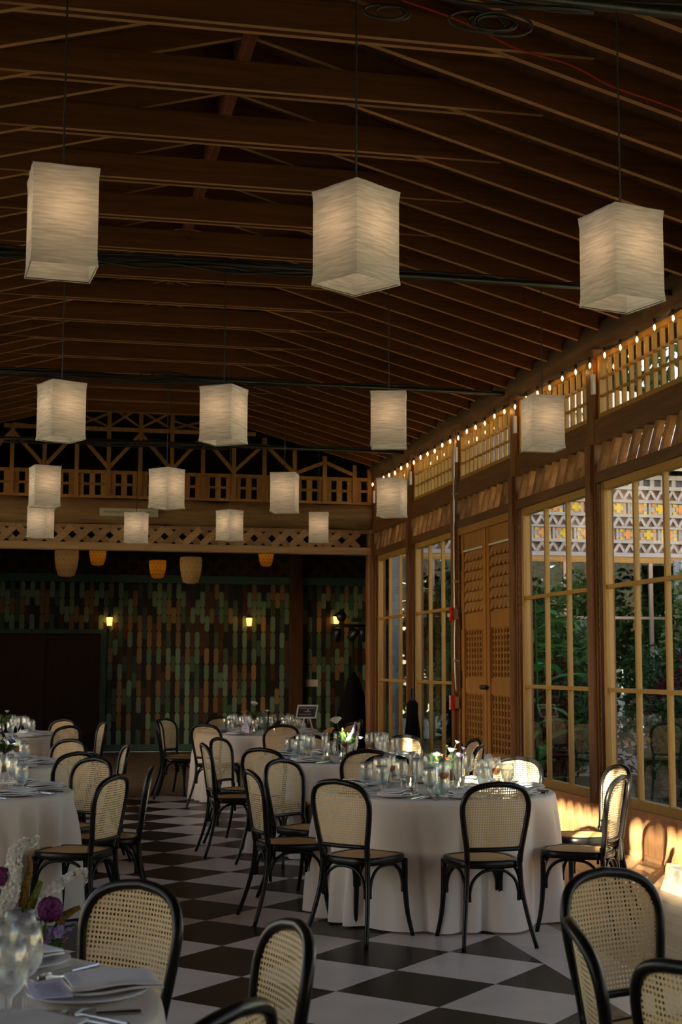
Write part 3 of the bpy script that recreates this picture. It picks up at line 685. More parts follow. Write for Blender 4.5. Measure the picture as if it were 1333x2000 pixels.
# ================================================================== CHAIRS
def back_y(x, z): return -.185-.16*(z-.5)-.03*(1-(x/.2)**2)
HW = [(.46,.157),(.54,.163),(.62,.177),(.70,.190),(.76,.196),(.80,.192),(.84,.175),(.87,.143),(.89,.085),(.90,0)]
def outline():
    rs = catmull([(w, 0, z) for z, w in HW], 5)
    right = [(p.x, p.z) for p in rs]; return right[:-1] + [(0,.90)] + [(-x, z) for x, z in reversed(right[:-1])]
def make_chair():
    root = thing('cane_chair', 'x', 'chair')
    ol = outline()
    MB().tube([(x, back_y(x, z), z) for x, z in ol], [.0165]*len(ol), 9).build('back_frame', bentw, root, True)
    # cane with real holes: square cells with eight-sided openings
    P = .0139; mb = MB(); nx, nz = 15, 27
    inside = [(x, z) for x, z in ol]
    def halfw(z):
        for (z0, w0), (z1, w1) in zip(HW, HW[1:]):
            if z0 <= z <= z1: return w0+(w1-w0)*(z-z0)/(z1-z0)
        return 0
    vid = {}
    def vert(x, z):
        k = (round(x*1e5), round(z*1e5))
        if k not in vid: vid[k] = len(mb.v); mb.v.append((x, back_y(x, z)+.002, z))
        return vid[k]
    h, a = P*.28, P*.28*.42
    for i in range(-nx, nx):
        for j in range(nz):
            cx, cz = (i+.5)*P, .535+(j+.5)*P
            if abs(cx) > halfw(cz)-.001 or cz > .893: continue
            c = [vert(cx+sx*P/2, cz+sz*P/2) for sx, sz in ((-1,-1),(1,-1),(1,1),(-1,1))]
            hv = [vert(cx+dx, cz+dz) for dx, dz in ((-a,-h),(a,-h),(h,-a),(h,a),(a,h),(-a,h),(-h,a),(-h,-a))]
            mb.f += [(c[0],c[1],hv[1],hv[0]),(c[1],c[2],hv[3],hv[2]),(c[2],c[3],hv[5],hv[4]),(c[3],c[0],hv[7],hv[6]),(c[0],hv[0],hv[7]),(c[1],hv[2],hv[1]),(c[2],hv[4],hv[3]),(c[3],hv[6],hv[5])]
    mb.build('back_cane', cane, root, True)
    xs = [-.163+.326*q/10 for q in range(11)]
    MB().tube([(x, back_y(x, .535), .535) for x in xs], .0125, 8).build('back_rail', bentw, root, True)
    # seat
    so = []
    for q in range(36):
        t = 2*math.pi*q/36; c, s = math.cos(t), math.sin(t); e = .62
        x = abs(c)**e*(1 if c > 0 else -1)*.205; y = abs(s)**e*(1 if s > 0 else -1)*.205
        so.append((x*(.90+.10*(y+.205)/.41), y))
    sf = MB(); n = len(so)
    rings = [(1.0,.428),(1.015,.436),(1.015,.462),(.99,.470),(.86,.470),(.845,.464)]
    vs_ = [(x*k, y*k, z) for k, z in rings for x, y in so]; fs = []
    for i in range(len(rings)-1):
        for q in range(n): l = (q+1) % n; fs.append((i*n+q, i*n+l, (i+1)*n+l, (i+1)*n+q))
    fs.append(tuple(range(n-1,-1,-1))); sf.add(vs_, fs).build('seat_frame', bentw, root, True)
    sp = MB(); rr = [(.86,.466),(.70,.472),(.4,.474),(.0001,.474)]; vs_ = [(x*k, y*k, z) for k, z in rr for x, y in so]; fs = []
    for i in range(3):
        for q in range(n): l = (q+1) % n; fs.append((i*n+q, i*n+l, (i+1)*n+l, (i+1)*n+q))
    sp.add(vs_, fs).build('seat_cane', seatm, root, True)
    for s in (1,-1):
        p = catmull([(s*.157,-.188,.50),(s*.158,-.19,.42),(s*.166,-.20,.30),(s*.188,-.235,.15),(s*.215,-.285,0)], 4)
        MB().tube(p, [.0165-.004*q/(len(p)-1) for q in range(len(p))], 8).build('leg', bentw, root, True)
        p = catmull([(s*.172,.165,.44),(s*.174,.168,.27),(s*.184,.178,.13),(s*.205,.20,0)], 4)
        MB().tube(p, [.0185-.006*q/(len(p)-1) for q in range(len(p))], 8).build('leg', bentw, root, True)
    cor = {(1,1): (.174,.168), (-1,1): (-.174,.168), (1,-1): (.165,-.195), (-1,-1): (-.165,-.195)}
    for (a_, b_) in (((1,1),(-1,1)),((1,-1),(-1,-1)),((1,1),(1,-1)),((-1,1),(-1,-1))):
        A, B = Vector((*cor[a_],0)), Vector((*cor[b_],0)); d = (B-A); L = d.length; d = d/L
        pts = [A+d*.02+Vector((0,0,.25)), A+d*.022+Vector((0,0,.31)), A+d*.045+Vector((0,0,.37)), A+d*.10+Vector((0,0,.412)), A+d*(L/2)+Vector((0,0,.422)), B-d*.10+Vector((0,0,.412)), B-d*.045+Vector((0,0,.37)), B-d*.022+Vector((0,0,.31)), B-d*.02+Vector((0,0,.25))]
        MB().tube(catmull(pts, 3), .0095, 6).build('brace', bentw, root, True)
    return root
chair0 = make_chair(); used = [False]
def place_chair(x, y, rz, label, group):
    o = chair0 if not used[0] else copy_tree(chair0); used[0] = True
    o.location = (x, y, 0); o.rotation_euler = (0, 0, rz); tag(o, label, 'chair', group); return o

# ================================================================== TABLES
TB = {  # centre, look
 'T1': (2.47, 8.83), 'T2': (2.51, 11.96), 'T3': (2.50, 16.65), 'T4': (-.56, 9.27), 'T5': (-.58, 11.70), 'T6': (-.57, 16.40), 'T7': (-.46, 3.50), 'T8': (2.55, 3.40)}
DESC = {'T1': 'the ribbed carafe table', 'T2': 'the white rose table', 'T3': 'the chalkboard table', 'T4': 'the table behind the alliums', 'T5': 'the lilac posy table', 'T6': 'the dark door table', 'T7': 'the menu card table', 'T8': 'the table nearest the block step'}
def side(ang):
    k = round(ang/45) % 8
    return ['window side', 'window side toward the shingled wall', 'shingled wall side', 'inner side toward the shingled wall', 'inner side', 'inner side away from the shingled wall', 'side away from the shingled wall', 'window side away from the shingled wall'][k]
TZ, TR = .762, .772
def cloth(seed):
    rnd = random.Random(seed); n = 216; mb = MB(); vs_ = []; fs = []
    lob = []; a = 0
    while a < 2*math.pi-.12: w = rnd.uniform(.20,.46); lob.append((a, w, rnd.uniform(.45,1.15))); a += w
    sc = 2*math.pi/a; lob = [(p*sc, w*sc, k) for p, w, k in lob]
    def fold(t):
        for p, w, k in lob:
            if p <= t < p+w: return math.sin(math.pi*(t-p)/w)**1.15*k
        return 0
    prof = [(.0,TZ,0),(.3,TZ,0),(.6,TZ,0),(.74,TZ,0),(.762,TZ-.003,0),(.772,TZ-.012,0),(.777,TZ-.03,.0),(.779,TZ-.07,.14),(.782,.62,.45),(.786,.52,.68),(.790,.40,.85),(.795,.26,.9),(.799,.14,1.0),(.802,.012,1.08)]
    for r_, z, k in prof:
        for q in range(n):
            t = 2*math.pi*q/n; rr = r_ - .02*min(1,r_/.7) + k*(.125*fold((t+.10*k*math.sin(5*t)) % (2*math.pi))-.055); vs_.append((rr*math.cos(t), rr*math.sin(t), z))
    for i in range(len(prof)-1):
        for q in range(n): l = (q+1) % n; fs.append((i*n+q, i*n+l, (i+1)*n+l, (i+1)*n+q))
    return mb.add(vs_, fs)
def table(key, seed):
    x, y = TB[key]; t = thing('round_table', 'round folding table under the white cloth of '+DESC[key], 'table', (x, y, 0))
    MB().lathe([(0,.724),(.715,.724),(.72,.73),(.72,.748),(.712,.754),(0,.754)], 40).build('tabletop', wains, t, True)
    for q in range(4):
        a_ = math.pi/4+q*math.pi/2; MB().tube([(.5*math.cos(a_),.5*math.sin(a_),.73),(.62*math.cos(a_),.62*math.sin(a_),0)], .014, 8).build('leg', blackm, t, True)
    c = cloth(seed).build('tablecloth', linen, None, True, (x, y, 0), seed*.7); tag(c, 'floor length white cloth over '+DESC[key], 'tablecloth'); return t
for q, k in enumerate(('T1','T2','T3','T4','T5','T6','T7','T8')): table(k, 21+q)
CH = {  # table: [(angle, radius to the chair, twist, own label or None)]
 'T1': [(-90,.92,3,'cane chair glowing with sunlight through its back at the sunlit table'), (-132,.92,-6,'cane chair with its back to the room left of the glowing cane chair'), (-46,.95,9,'cane chair nearest the block step at the sunlit table'), (-2,.95,5,'cane chair beside the wainscot with its shadow on the sunlit boards'),
        (46,.93,0,'cane chair with sun-white back below the rope trimmed window'), (90,.95,5,'cane chair behind the glasses at the sunlit table'), (135,.95,-5,None), (182,.92,4,None)],
 'T2': [(-92,.93,-4,None), (-134,.93,4,None), (-173,.92,-3,None), (141,.95,4,None), (94,.93,0,None), (50,.95,0,'cane chair with brightly sunlit white back beside the white rose table'), (10,.97,-6,'cane chair in front of the carved door, farther of the two'), (-34,.93,6,'cane chair in front of the carved door, overlapping another')],
 'T3': [(-88,.93,3,None), (-128,.93,-3,None), (165,.92,5,None), (142,1.06,-4,None), (105,.98,0,None), (62,.95,0,None), (-42,.93,3,None), (5,.93,-5,None)],
 'T4': [(-40,.95,10,'cane chair whose seat is turned to the cloth behind the allium flowers'), (0,.95,-4,None), (42,.93,0,None)],
 'T5': [(-48,.93,0,None), (-92,.93,2,None), (0,.95,4,None), (50,.95,-3,None)],
 'T6': [(-48,.93,0,None), (-92,.93,3,None), (5,.95,5,None), (50,.95,0,None)],
 'T7': [(50,.82,-9,'cane chair with pale woven back beside the plate with the open menu'), (3,.795,5,'cane chair turned sideways beside the table with the open menu'), (-43,.816,3,'cane chair showing only its black top rail beside the menu table')],
 'T8': [(137,.93,-27,'cane chair in blue-grey shade with light spots showing through its cane'), (180,.93,-14,'cane chair seen edge-on beside the blue-grey shaded cane chair'), (-158,.955,0,'cane chair with dark frame overlapping the blue-grey shaded cane chair')]}
for k, lst in CH.items():
    cx, cy_ = TB[k]
    for ang, rad, tw, lab in lst:
        a_ = R(ang); g = 'cane chairs at '+DESC[k]
        place_chair(cx+(rad+.03)*math.cos(a_), cy_+(rad+.03)*math.sin(a_), a_+math.pi/2+R(tw), lab or ('cane chair on the '+side(ang)+' of '+DESC[k]), g)

# ================================================================== TABLEWARE
def proto(o): return o
def lathe_me(name, prof, m, n=20): return MB().lathe(prof, n).mesh(name, m, True)
wine_me = lathe_me('wine_glass', [(0,.001),(.034,.001),(.034,.003),(.012,.007),(.0045,.014),(.004,.085),(.008,.092),(.024,.104),(.036,.125),(.040,.150),(.036,.185),(.031,.212),(.0295,.212),(.0345,.185),(.0385,.15),(.0345,.126),(.022,.106),(0,.098)], drink_g)
gob_me = lathe_me('goblet', [(0,.002),(.036,.002),(.036,.005),(.010,.012),(.007,.03),(.011,.045),(.025,.058),(.037,.08),(.041,.11),(.040,.15),(.037,.175),(.0355,.175),(.0385,.15),(.0395,.11),(.0355,.081),(.023,.06),(0,.054)], drink_g)
gobw_me = lathe_me('goblet_water', [(0,.0545),(.0228,.0605),(.0352,.0815),(.0392,.11),(.0388,.135),(0,.135)], water_g)
tum_me = lathe_me('tumbler', [(0,.003),(.030,.003),(.032,.01),(.036,.105),(.0345,.105),(.0305,.012),(0,.01)], drink_g)
flu_me = lathe_me('flute', [(0,.002),(.03,.002),(.03,.004),(.008,.01),(.004,.02),(.004,.08),(.014,.10),(.024,.14),(.025,.19),(.022,.225),(.0208,.225),(.0238,.19),(.0228,.14),(.012,.102),(0,.09)], drink_g)
drk_me = lathe_me('drink', [(0,.096),(.022,.105),(.034,.125),(.036,.138),(0,.138)], amber_g)
plate_me = lathe_me('plate', [(0,.004),(.085,.004),(.10,.008),(.14,.016),(.145,.018),(.143,.020),(.10,.012),(.085,.009),(0,.009)], china, 40)
def napkin_me():
    mb = MB()
    for q, (w, d, z, tx) in enumerate(((.075,.11,.0,0),(.073,.107,.008,.03),(.070,.104,.016,-.03))):
        vs_ = []; n = 7
        for i in range(n):
            for j in range(n):
                u, v = i/(n-1)*2-1, j/(n-1)*2-1; vs_.append((u*w, v*d, z+.006*(1-abs(u)**4)*(1-abs(v)**4)+.004*math.sin(3*v+q)+tx*u*.1))
        b = len(vs_); vs2 = vs_ + [(x, y, zz-.006) for x, y, zz in vs_]; fs = []
        for i in range(n-1):
            for j in range(n-1): a_ = i*n+j; fs.append((a_, a_+n, a_+n+1, a_+1)); fs.append((b+a_, b+a_+1, b+a_+n+1, b+a_+n))
        rim = [i*n for i in range(n)]+[(n-1)*n+j for j in range(1,n)]+[i*n+n-1 for i in range(n-2,-1,-1)]+[j for j in range(n-2,0,-1)]
        for i in range(len(rim)): a_, c_ = rim[i], rim[(i+1) % len(rim)]; fs.append((a_, c_, b+c_, b+a_))
        mb.add(vs2, fs)
    return mb.mesh('napkin', napk, True)
nap_me = napkin_me()
def fork_me():
    mb = MB().tube([(0,-.10,.004),(0,-.04,.007),(0,.03,.009),(0,.05,.004)], [.006,.004,.003,.006], 6)
    mb.box((-.012,.045,.003),(.012,.062,.006))
    for q in range(4): mb.bar((-.0105+q*.007,.06,.004),(-.0105+q*.007,.10,.009), .0032, .002)
    return mb.mesh('fork', steel)
def knife_me(): return MB().tube([(0,-.10,.004),(0,0,.005)], [.006,.0045], 6).box((-.001,0,.001),(.0015,.12,.017)).mesh('knife', steel)
fk_me, kn_me = fork_me(), knife_me()
men_me = MB().box((-.045,-.09,0),(.045,.09,.0012)).mesh('menu_card', menup)
txt_me = MB()
for q in range(9): txt_me.box((-.032+ .004*(q % 3),-.075+q*.016,.0013),(.03-.006*(q % 2),-.071+q*.016,.0016))
txt_me = txt_me.mesh('menu_print', ink)
vot_me = lathe_me('votive_glass', [(0,.001),(.026,.001),(.028,.008),(.033,.075),(.0315,.075),(.0265,.006),(0,.0035)], drink_g, 16)
wax_me = lathe_me('wax', [(0,.004),(.022,.004),(.022,.03),(0,.031)], cardp, 12); flm_me = lathe_me('flame', [(0,.034),(.004,.04),(.0045,.046),(.002,.056),(0,.062)], flame_e, 8)
def put(name, me, label, cat, loc, rz, group, kids=()):
    o = tag(obj(name, me, None, loc, rz), label, cat, group)
    for nm, m_ in kids: obj(nm, m_, o)
    return o
def setting(key, ang, rnd, full=True, glasses=3, drink=False, menu=False):
    cx, cy_ = TB[key]; a_ = R(ang); rd = Vector((math.cos(a_), math.sin(a_), 0)); tg = Vector((-rd.y, rd.x, 0)); c = Vector((cx, cy_, TZ+.001)); d = DESC[key]; rz = a_-math.pi/2; sd_ = side(ang)
    def P(r_, t, z=0): return c+rd*r_+tg*t+Vector((0,0,z))
    put('dinner_plate', plate_me, 'white plate, '+sd_+', on '+d, 'plate', P(.575,0), 0, 'plates on '+d)
    put('napkin', nap_me, 'folded napkin, '+sd_+', on '+d, 'napkin', P(.635 if menu else .575,rnd.uniform(-.01,.01)+(.02 if menu else 0),.026), rz+(.12 if menu else rnd.uniform(-.25,.25)), 'napkins on '+d)
    if menu:
        mc = put('menu_card', men_me, 'lilac printed menu card tucked under a napkin', 'menu', P(.485,-.015,.0235), rz+math.pi/2+.1, None); obj('menu_print', txt_me, mc)
    if full:
        for q, t in enumerate((.175,.21)): put('fork', fk_me, 'steel fork, '+sd_+', on '+d, 'fork', P(.585,t), rz+math.pi+rnd.uniform(-.06,.06), 'forks on '+d)
        put('knife', kn_me, 'steel knife, '+sd_+', on '+d, 'knife', P(.585,-.19), rz+math.pi, 'knives on '+d)
    if glasses >= 1:
        put('water_goblet', gob_me, 'water goblet, '+sd_+', on '+d, 'glass', P(.43,-.15+rnd.uniform(-.02,.02)), rnd.random()*6, 'water goblets on '+d, [('water', gobw_me)])
    if glasses >= 2:
        put('wine_glass', wine_me, 'stemmed wine glass, '+sd_+', on '+d, 'glass', P(.37,-.06+rnd.uniform(-.02,.02)), rnd.random()*6, 'wine glasses on '+d, [('drink', drk_me)] if drink else [])
    if glasses >= 3:
        put('champagne_flute', flu_me, 'slim flute glass, '+sd_+', on '+d, 'glass', P(.35,.05+rnd.uniform(-.02,.02)), rnd.random()*6, 'champagne flutes on '+d)
rnd = random.Random(77)
for k in ('T1','T2'):
    for q, (ang, *_r) in enumerate(CH[k]): setting(k, ang, rnd, True, 3, q % 3 == 0)
for ang in (-88,-128,165,142,105,62,-42,5): setting('T3', ang, rnd, False, 3)
for ang in (-90,-45,0,45,90): setting('T4', ang, rnd, True, 3, ang in (-45,45))
for ang in (-90,-45,0,45): setting('T5', ang, rnd, False, 3, ang in (0,-45))
for ang in (-90,-45,0,45): setting('T6', ang, rnd, False, 3)
for ang in (2,46,-40): setting('T7', ang, rnd, True, 0 if ang == 2 else 3, False, ang == 2)
for px_, py_ in ((47,1992),(16,2035),(4,1985)):
    q_ = on(px_,py_,2,TZ); put('wine_glass', wine_me, 'stemmed wine glass beside the menu card plate', 'glass', (q_.x,q_.y,TZ+.001), 0, 'wine glasses on the menu card table')
def votive(key, dx, dy):
    x, y = TB[key]; put('votive_candle', vot_me, 'lit votive candle in a glass cup on '+DESC[key], 'candle', (x+dx,y+dy,TZ+.001), 0, 'votive candles on '+DESC[key], [('wax', wax_me), ('flame', flm_me)])
for a_ in ((-.20,-.10),(.10,-.16),(.20,.14),(-.12,.2)): votive('T1', *a_)
for a_ in ((-.16,-.14),(-.05,-.19),(.2,.05)): votive('T2', *a_)
for a_ in ((-.1,-.18),(.15,-.1)): votive('T3', *a_)
for a_ in ((.12,-.1),): votive('T4', *a_); votive('T5', *a_)
# ribbed carafe on the sunlit table
p = on(863,1552,2,TZ+.002)
cf = put('ribbed_carafe', MB().lathe([(0,.002),(.046,.002),(.050,.01),(.050,.155),(.044,.168),(.045,.178),(.050,.182),(.050,.21),(.046,.212)], 48, (0,0,0), lambda a_, z: 1+.022*math.cos(24*a_)*(1 if z < .16 else .2)).mesh('carafe', glass('carafe_glass', (.88,.92,.90), 1.5, .24), True), 'ribbed glass carafe of water on the sunlit table', 'carafe', (p.x,p.y,TZ+.002), 0, None)
MB().lathe([(0,.006),(.046,.006),(.047,.15),(0,.15)], 32).build('water', water_g, cf, True)

# ================================================================== FLOWERS
pal = {'petal_white': (.86,.84,.78), 'petal_peach': (.80,.42,.17), 'petal_lilac': (.50,.40,.66), 'petal_purple': (.20,.035,.16), 'petal_red': (.50,.02,.03), 'petal_pink': (.72,.30,.36), 'petal_blue': (.22,.26,.55), 'petal_lime': (.30,.34,.06), 'petal_ochre': (.34,.19,.03)}
for k, v_ in pal.items(): leafy(k, v_, .55 if k in ('petal_purple','petal_lime','petal_ochre') else .18, .6, .3)
stemg = leafy('stem_leaf', (.07,.13,.035), .3)
def bloom(r_, rnd, layers=5, seed=0):
    """cup of overlapping curved petals"""
    mb = MB()
    for L in range(layers):
        n = 5+L; open_ = .25+.95*L/layers; rr = r_*(.35+.65*L/(layers-1))
        for q in range(n):
            a_ = 2*math.pi*(q+.5*(L % 2))/n+rnd.uniform(-.12,.12); w = rr*1.05
            vs_ = []
            for i in range(4):
                t = i/3; out = rr*math.sin(open_*t*1.15+.05); h_ = rr*1.15*math.cos(open_*t)*t+.0
                for j in (-1,0,1):
                    s_ = j*w*.5*math.sin(math.pi*(.18+.7*t)); ca, sa = math.cos(a_), math.sin(a_); o_ = out-abs(j)*.12*rr
                    vs_.append((ca*o_-sa*s_, sa*o_+ca*s_, h_+(.06*rr if j else 0)))
            mb.add(vs_, [(i*3+j, i*3+j+1, i*3+j+4, i*3+j+3) for i in range(3) for j in (0,1)])
    return mb
def floret(mb, c, r_, nrm, rnd, n=5):
    nrm = Vector(nrm).normalized(); u = nrm.orthogonal().normalized(); v = nrm.cross(u); c = Vector(c)
    for q in range(n):
        a_ = 2*math.pi*q/n+rnd.random()*.3; d = u*math.cos(a_)+v*math.sin(a_); s_ = u*-math.sin(a_)+v*math.cos(a_)
        mb.add([c, c+d*r_*.6+s_*r_*.38+nrm*r_*.12, c+d*r_+nrm*r_*.2, c+d*r_*.6-s_*r_*.38+nrm*r_*.12], [(0,1,2),(0,2,3)])
def spike(path, r0, r1, n, fr, rnd):
    """flower spike: florets set all round a curved stem"""
    path = catmull(path, 8); mb = MB()
    for q in range(n):
        t = rnd.random(); i = min(int(t*(len(path)-1)), len(path)-2); p_ = path[i].lerp(path[i+1], t*(len(path)-1)-i); d = (path[i+1]-path[i]).normalized()
        o_ = d.orthogonal().normalized(); o_.rotate(Matrix.Rotation(rnd.random()*6.283, 3, d)); rr = r0+(r1-r0)*t
        floret(mb, p_+o_*rr*rnd.uniform(.7,1), fr*(1-.55*t)*rnd.uniform(.8,1.2), o_+d*.3, rnd)
    return mb
def allium(r_, n, rnd):
    mb = MB()
    for q in range(n):
        z = 1-2*(q+.5)/n; a_ = q*2.39996; s_ = math.sqrt(1-z*z); d = Vector((s_*math.cos(a_), s_*math.sin(a_), z)); floret(mb, d*r_*rnd.uniform(.86,.97), r_*.17, d, rnd, 5)
    return mb
def blade(mb, base, tip, w, rnd):
    b, t = Vector(base), Vector(tip); m_ = (b+t)/2+Vector((0,0,.25*(t-b).length)); d = (t-b).normalized(); s_ = d.cross(Vector((0,0,1))); s_ = s_.normalized()*w if s_.length > .01 else Vector((w,0,0))
    mb.add([b, m_+s_, t, m_-s_], [(0,1,2),(0,2,3)])
def posy(name, label, cat, loc, vase_prof, blooms, spikes=(), leaves_n=10, spread=.1, seed=0, wat=True, n=24):
    rnd = random.Random(seed); t = thing(name, label, cat, loc)
    MB().lathe(vase_prof+[(max(0,r_-.0022), z+(.004 if q == len(vase_prof)-1 else 0)) for q, (r_, z) in reversed(list(enumerate(vase_prof[2:])))]+[(0,.008)], n).build('vase', drink_g, t, True); top = vase_prof[-1][1]
    if wat: MB().lathe([(0,.008)]+[(r_-.003, z) for r_, z in vase_prof[2:-1]]+[(0, vase_prof[-2][1])], n).build('water', water_g, t, True)
    for (x, y, z, r_, m_) in blooms:
        MB().tube([(x*.15,y*.15,.02),(x*.3,y*.3,top),(x,y,z)], .0028, 5).build('stem', stemg, t, True)
        b = bloom(r_, rnd).build('bloom', M[m_], t, True, (x,y,z-.2*r_)); b.rotation_euler = (rnd.uniform(-.5,.5)-y*2, x*2.5+rnd.uniform(-.2,.2), 0)
    for (pts, m_, nn, fr) in spikes:
        MB().tube(catmull([(0,0,.02)]+list(pts), 5), .0026, 5).build('stem', stemg, t, True); spike(pts, .016, .005, nn, fr, rnd).build('flower_spike', M[m_], t)
    lf = MB()
    for q in range(leaves_n):
        a_ = rnd.random()*6.28; blade(lf, (0,0,top-.02), (spread*math.cos(a_), spread*math.sin(a_), top+rnd.uniform(-.02,.10)), .018, rnd)
    tag(lf.build('leaves', stemg, t), kind='stuff'); return t
vase_tall = [(0,.004),(.036,.004),(.038,.012),(.042,.06),(.047,.12),(.058,.175)]
vase_low = [(0,.004),(.028,.004),(.034,.02),(.036,.06),(.030,.10),(.036,.12)]
x, y = TB['T2']; p = on(668,1491,2,TZ)
posy('rose_vase', 'glass vase with tall white rose, lavender spike and peach rose', 'flowers', (p.x+.04,p.y,TZ+.001), vase_tall,
     [(-.085,.0,.335,.055,'petal_white'), (-.13,.02,.255,.045,'petal_peach'), (.07,.0,.225,.035,'petal_lilac'), (.11,-.02,.20,.028,'petal_lilac'), (-.03,-.05,.14,.026,'petal_red'), (-.17,.02,.23,.025,'petal_lilac')],
     [([(.0,0,.17),(.05,.0,.25),(.075,.0,.33)],'petal_lilac',90,.014), ([(0,0,.17),(-.03,0,.25),(-.035,0,.29)],'petal_lime',40,.010)], 16, .09, 1)
p = on(885,1535,2,TZ)
posy('mixed_posy', 'posy of white, pink, red and lilac blooms on the sunlit table', 'flowers', (p.x-.03,p.y+.12,TZ+.001), vase_low,
     [(-.05,.0,.185,.040,'petal_white'), (.055,.0,.22,.040,'petal_white'), (.02,-.02,.165,.026,'petal_red'), (-.0,-.03,.145,.022,'petal_purple'), (.06,-.02,.13,.026,'petal_pink'), (.11,.0,.185,.032,'petal_lilac'), (.14,.02,.235,.022,'petal_lilac'), (.10,.02,.275,.024,'petal_white'), (.03,.02,.25,.014,'petal_lime'), (.0,.02,.19,.022,'petal_pink')], [], 18, .12, 2)
p = on(500,1433,2,TZ)
posy('white_bloom_vase', 'glass vase with white rose, peach bloom and lilac on the chalkboard table', 'flowers', (p.x+.02,p.y+.25,TZ+.001), vase_tall,
     [(-.01,0,.33,.05,'petal_white'), (-.12,0,.23,.05,'petal_peach'), (-.06,-.02,.18,.03,'petal_white'), (.10,0,.22,.04,'petal_lilac'), (.15,.0,.25,.03,'petal_white'), (.12,.03,.19,.035,'petal_lilac')], [], 14, .1, 3)
p = on(2,1432,2,TZ)
posy('white_posy', 'white flower posy on the table before the dark red-brown door', 'flowers', (p.x,p.y+.1,TZ+.001), vase_low, [(-.03,0,.17,.06,'petal_white'), (.05,0,.12,.06,'petal_white'), (.06,.02,.24,.03,'petal_white'), (-.08,0,.24,.05,'petal_white')], [], 16, .14, 4)
p = on(12,1502,2,TZ)
posy('lilac_posy', 'posy of lilac and blue blooms with ochre buds', 'flowers', (p.x-.02,p.y+.15,TZ+.001), vase_low, [(-.06,0,.25,.05,'petal_lilac'), (.045,0,.19,.038,'petal_blue'), (-.03,0,.15,.05,'petal_white'), (.02,-.02,.13,.025,'petal_ochre')], [], 14, .12, 5)
# paper table number standing on the chalkboard table
p = on(481,1432,2,TZ); nc_ = put('table_number_card', MB().box((-.045,-.002,0),(.045,.002,.19)).mesh('table_number_card', plain('lilac_card', (.66,.64,.84), .7)), 'upright lilac white card standing before the white bloom vase', 'card', (p.x,p.y+.05,TZ+.002), -.2, None)
mb = MB()
for q in range(5): mb.box((-.025,-.0032,.05+q*.02),(.02-.004*(q % 2),-.0021,.056+q*.02))
mb.build('card_print', ink, nc_)

# floor arrangement of alliums, delphinium and foxtail lilies, left foreground
YF = 5.45; rnd = random.Random(8); base = on(40,1850,1,YF)
fa = thing('flower_arrangement', 'loose arrangement of purple alliums, white delphinium and foxtail lilies on the floor', 'flowers', (base.x,YF,0))
def L_(px, py, dy=0): q_ = on(px, py, 1, YF+dy); return (q_.x-base.x, dy, q_.z)
MB().lathe([(0,.0),(.16,.0),(.18,.02),(.17,.30),(.15,.34),(.13,.33)], 20).build('pot', plain('dark_pot', (.06,.055,.05), .8), fa, True)
def stalk(path): MB().tube(catmull(path, 5), .005, 5).build('stem', stemg, fa, True)
for (px, py, d_, dy) in ((98,1776,.048,-.05),(2,1712,.036,.0),(48,1808,.048,-.02)):
    c = L_(px,py,dy); stalk([(.0,0,.3),(c[0]*.6,dy*.5,c[2]*.75),(c[0]-.01,dy,c[2]-.03)]); allium(d_, 420, rnd).build('allium_head', M['petal_purple'], fa, False, c)
def spk(pix, m_, n, fr, r0, r1, nm):
    pts = [L_(*q) for q in pix]; stalk([(.0,0,.3)]+pts); spike(pts, r0, r1, n, fr, rnd).build(nm, M[m_], fa)
spk([(15,1830),(20,1760),(26,1700),(30,1665),(45,1648),(62,1646),(73,1637)], 'petal_white', 460, .027, .034, .004, 'delphinium')
spk([(5,1800),(10,1760),(14,1740)], 'petal_white', 260, .027, .034, .015, 'delphinium')
spk([(92,1752),(110,1732),(128,1718),(150,1705),(165,1702),(168,1722)], 'petal_white', 200, .020, .018, .003, 'delphinium')
spk([(45,1770),(50,1730),(58,1700),(56,1672)], 'petal_ochre', 700, .008, .017, .008, 'foxtail_lily')
spk([(55,1780),(66,1755),(80,1722)], 'petal_lime', 700, .008, .018, .010, 'foxtail_lily')
spk([(112,1800),(135,1783),(156,1772)], 'petal_ochre', 500, .008, .016, .008, 'foxtail_lily')
spk([(0,1830),(6,1812),(10,1800)], 'petal_lime', 400, .010, .03, .02, 'foxtail_lily')
spk([(30,1815),(45,1802),(60,1790),(58,1772)], 'petal_white', 60, .022, .022, .010, 'white_stock')
spk([(105,1830),(118,1815),(148,1806)], 'petal_lilac', 90, .018, .02, .012, 'larkspur')
spk([(85,1850),(92,1835),(96,1815)], 'petal_lilac', 80, .018, .022, .012, 'larkspur')
spk([(62,1825),(70,1808),(72,1795)], 'petal_purple', 120, .016, .02, .012, 'purple_stock')
spk([(84,1852),(90,1845),(94,1838)], 'petal_purple', 60, .016, .018, .012, 'purple_stock')
for (px, py, r_, m_) in ((122,1842,.026,'petal_pink'),(107,1846,.014,'petal_ochre'),(118,1838,.02,'petal_lilac')):
    c = L_(px,py); stalk([(.0,0,.3),c]); bloom(r_, rnd, 4).build('bloom', M[m_], fa, True, c)
lf = MB()
for q in range(60):
    a_ = rnd.random()*6.28; r_ = rnd.uniform(.05,.22); blade(lf, (rnd.uniform(-.08,.1),rnd.uniform(-.08,.08),rnd.uniform(.3,.45)), (r_*math.cos(a_), r_*math.sin(a_), rnd.uniform(.38,.62)), .02, rnd)
tag(lf.build('leaves', stemg, fa), kind='stuff')
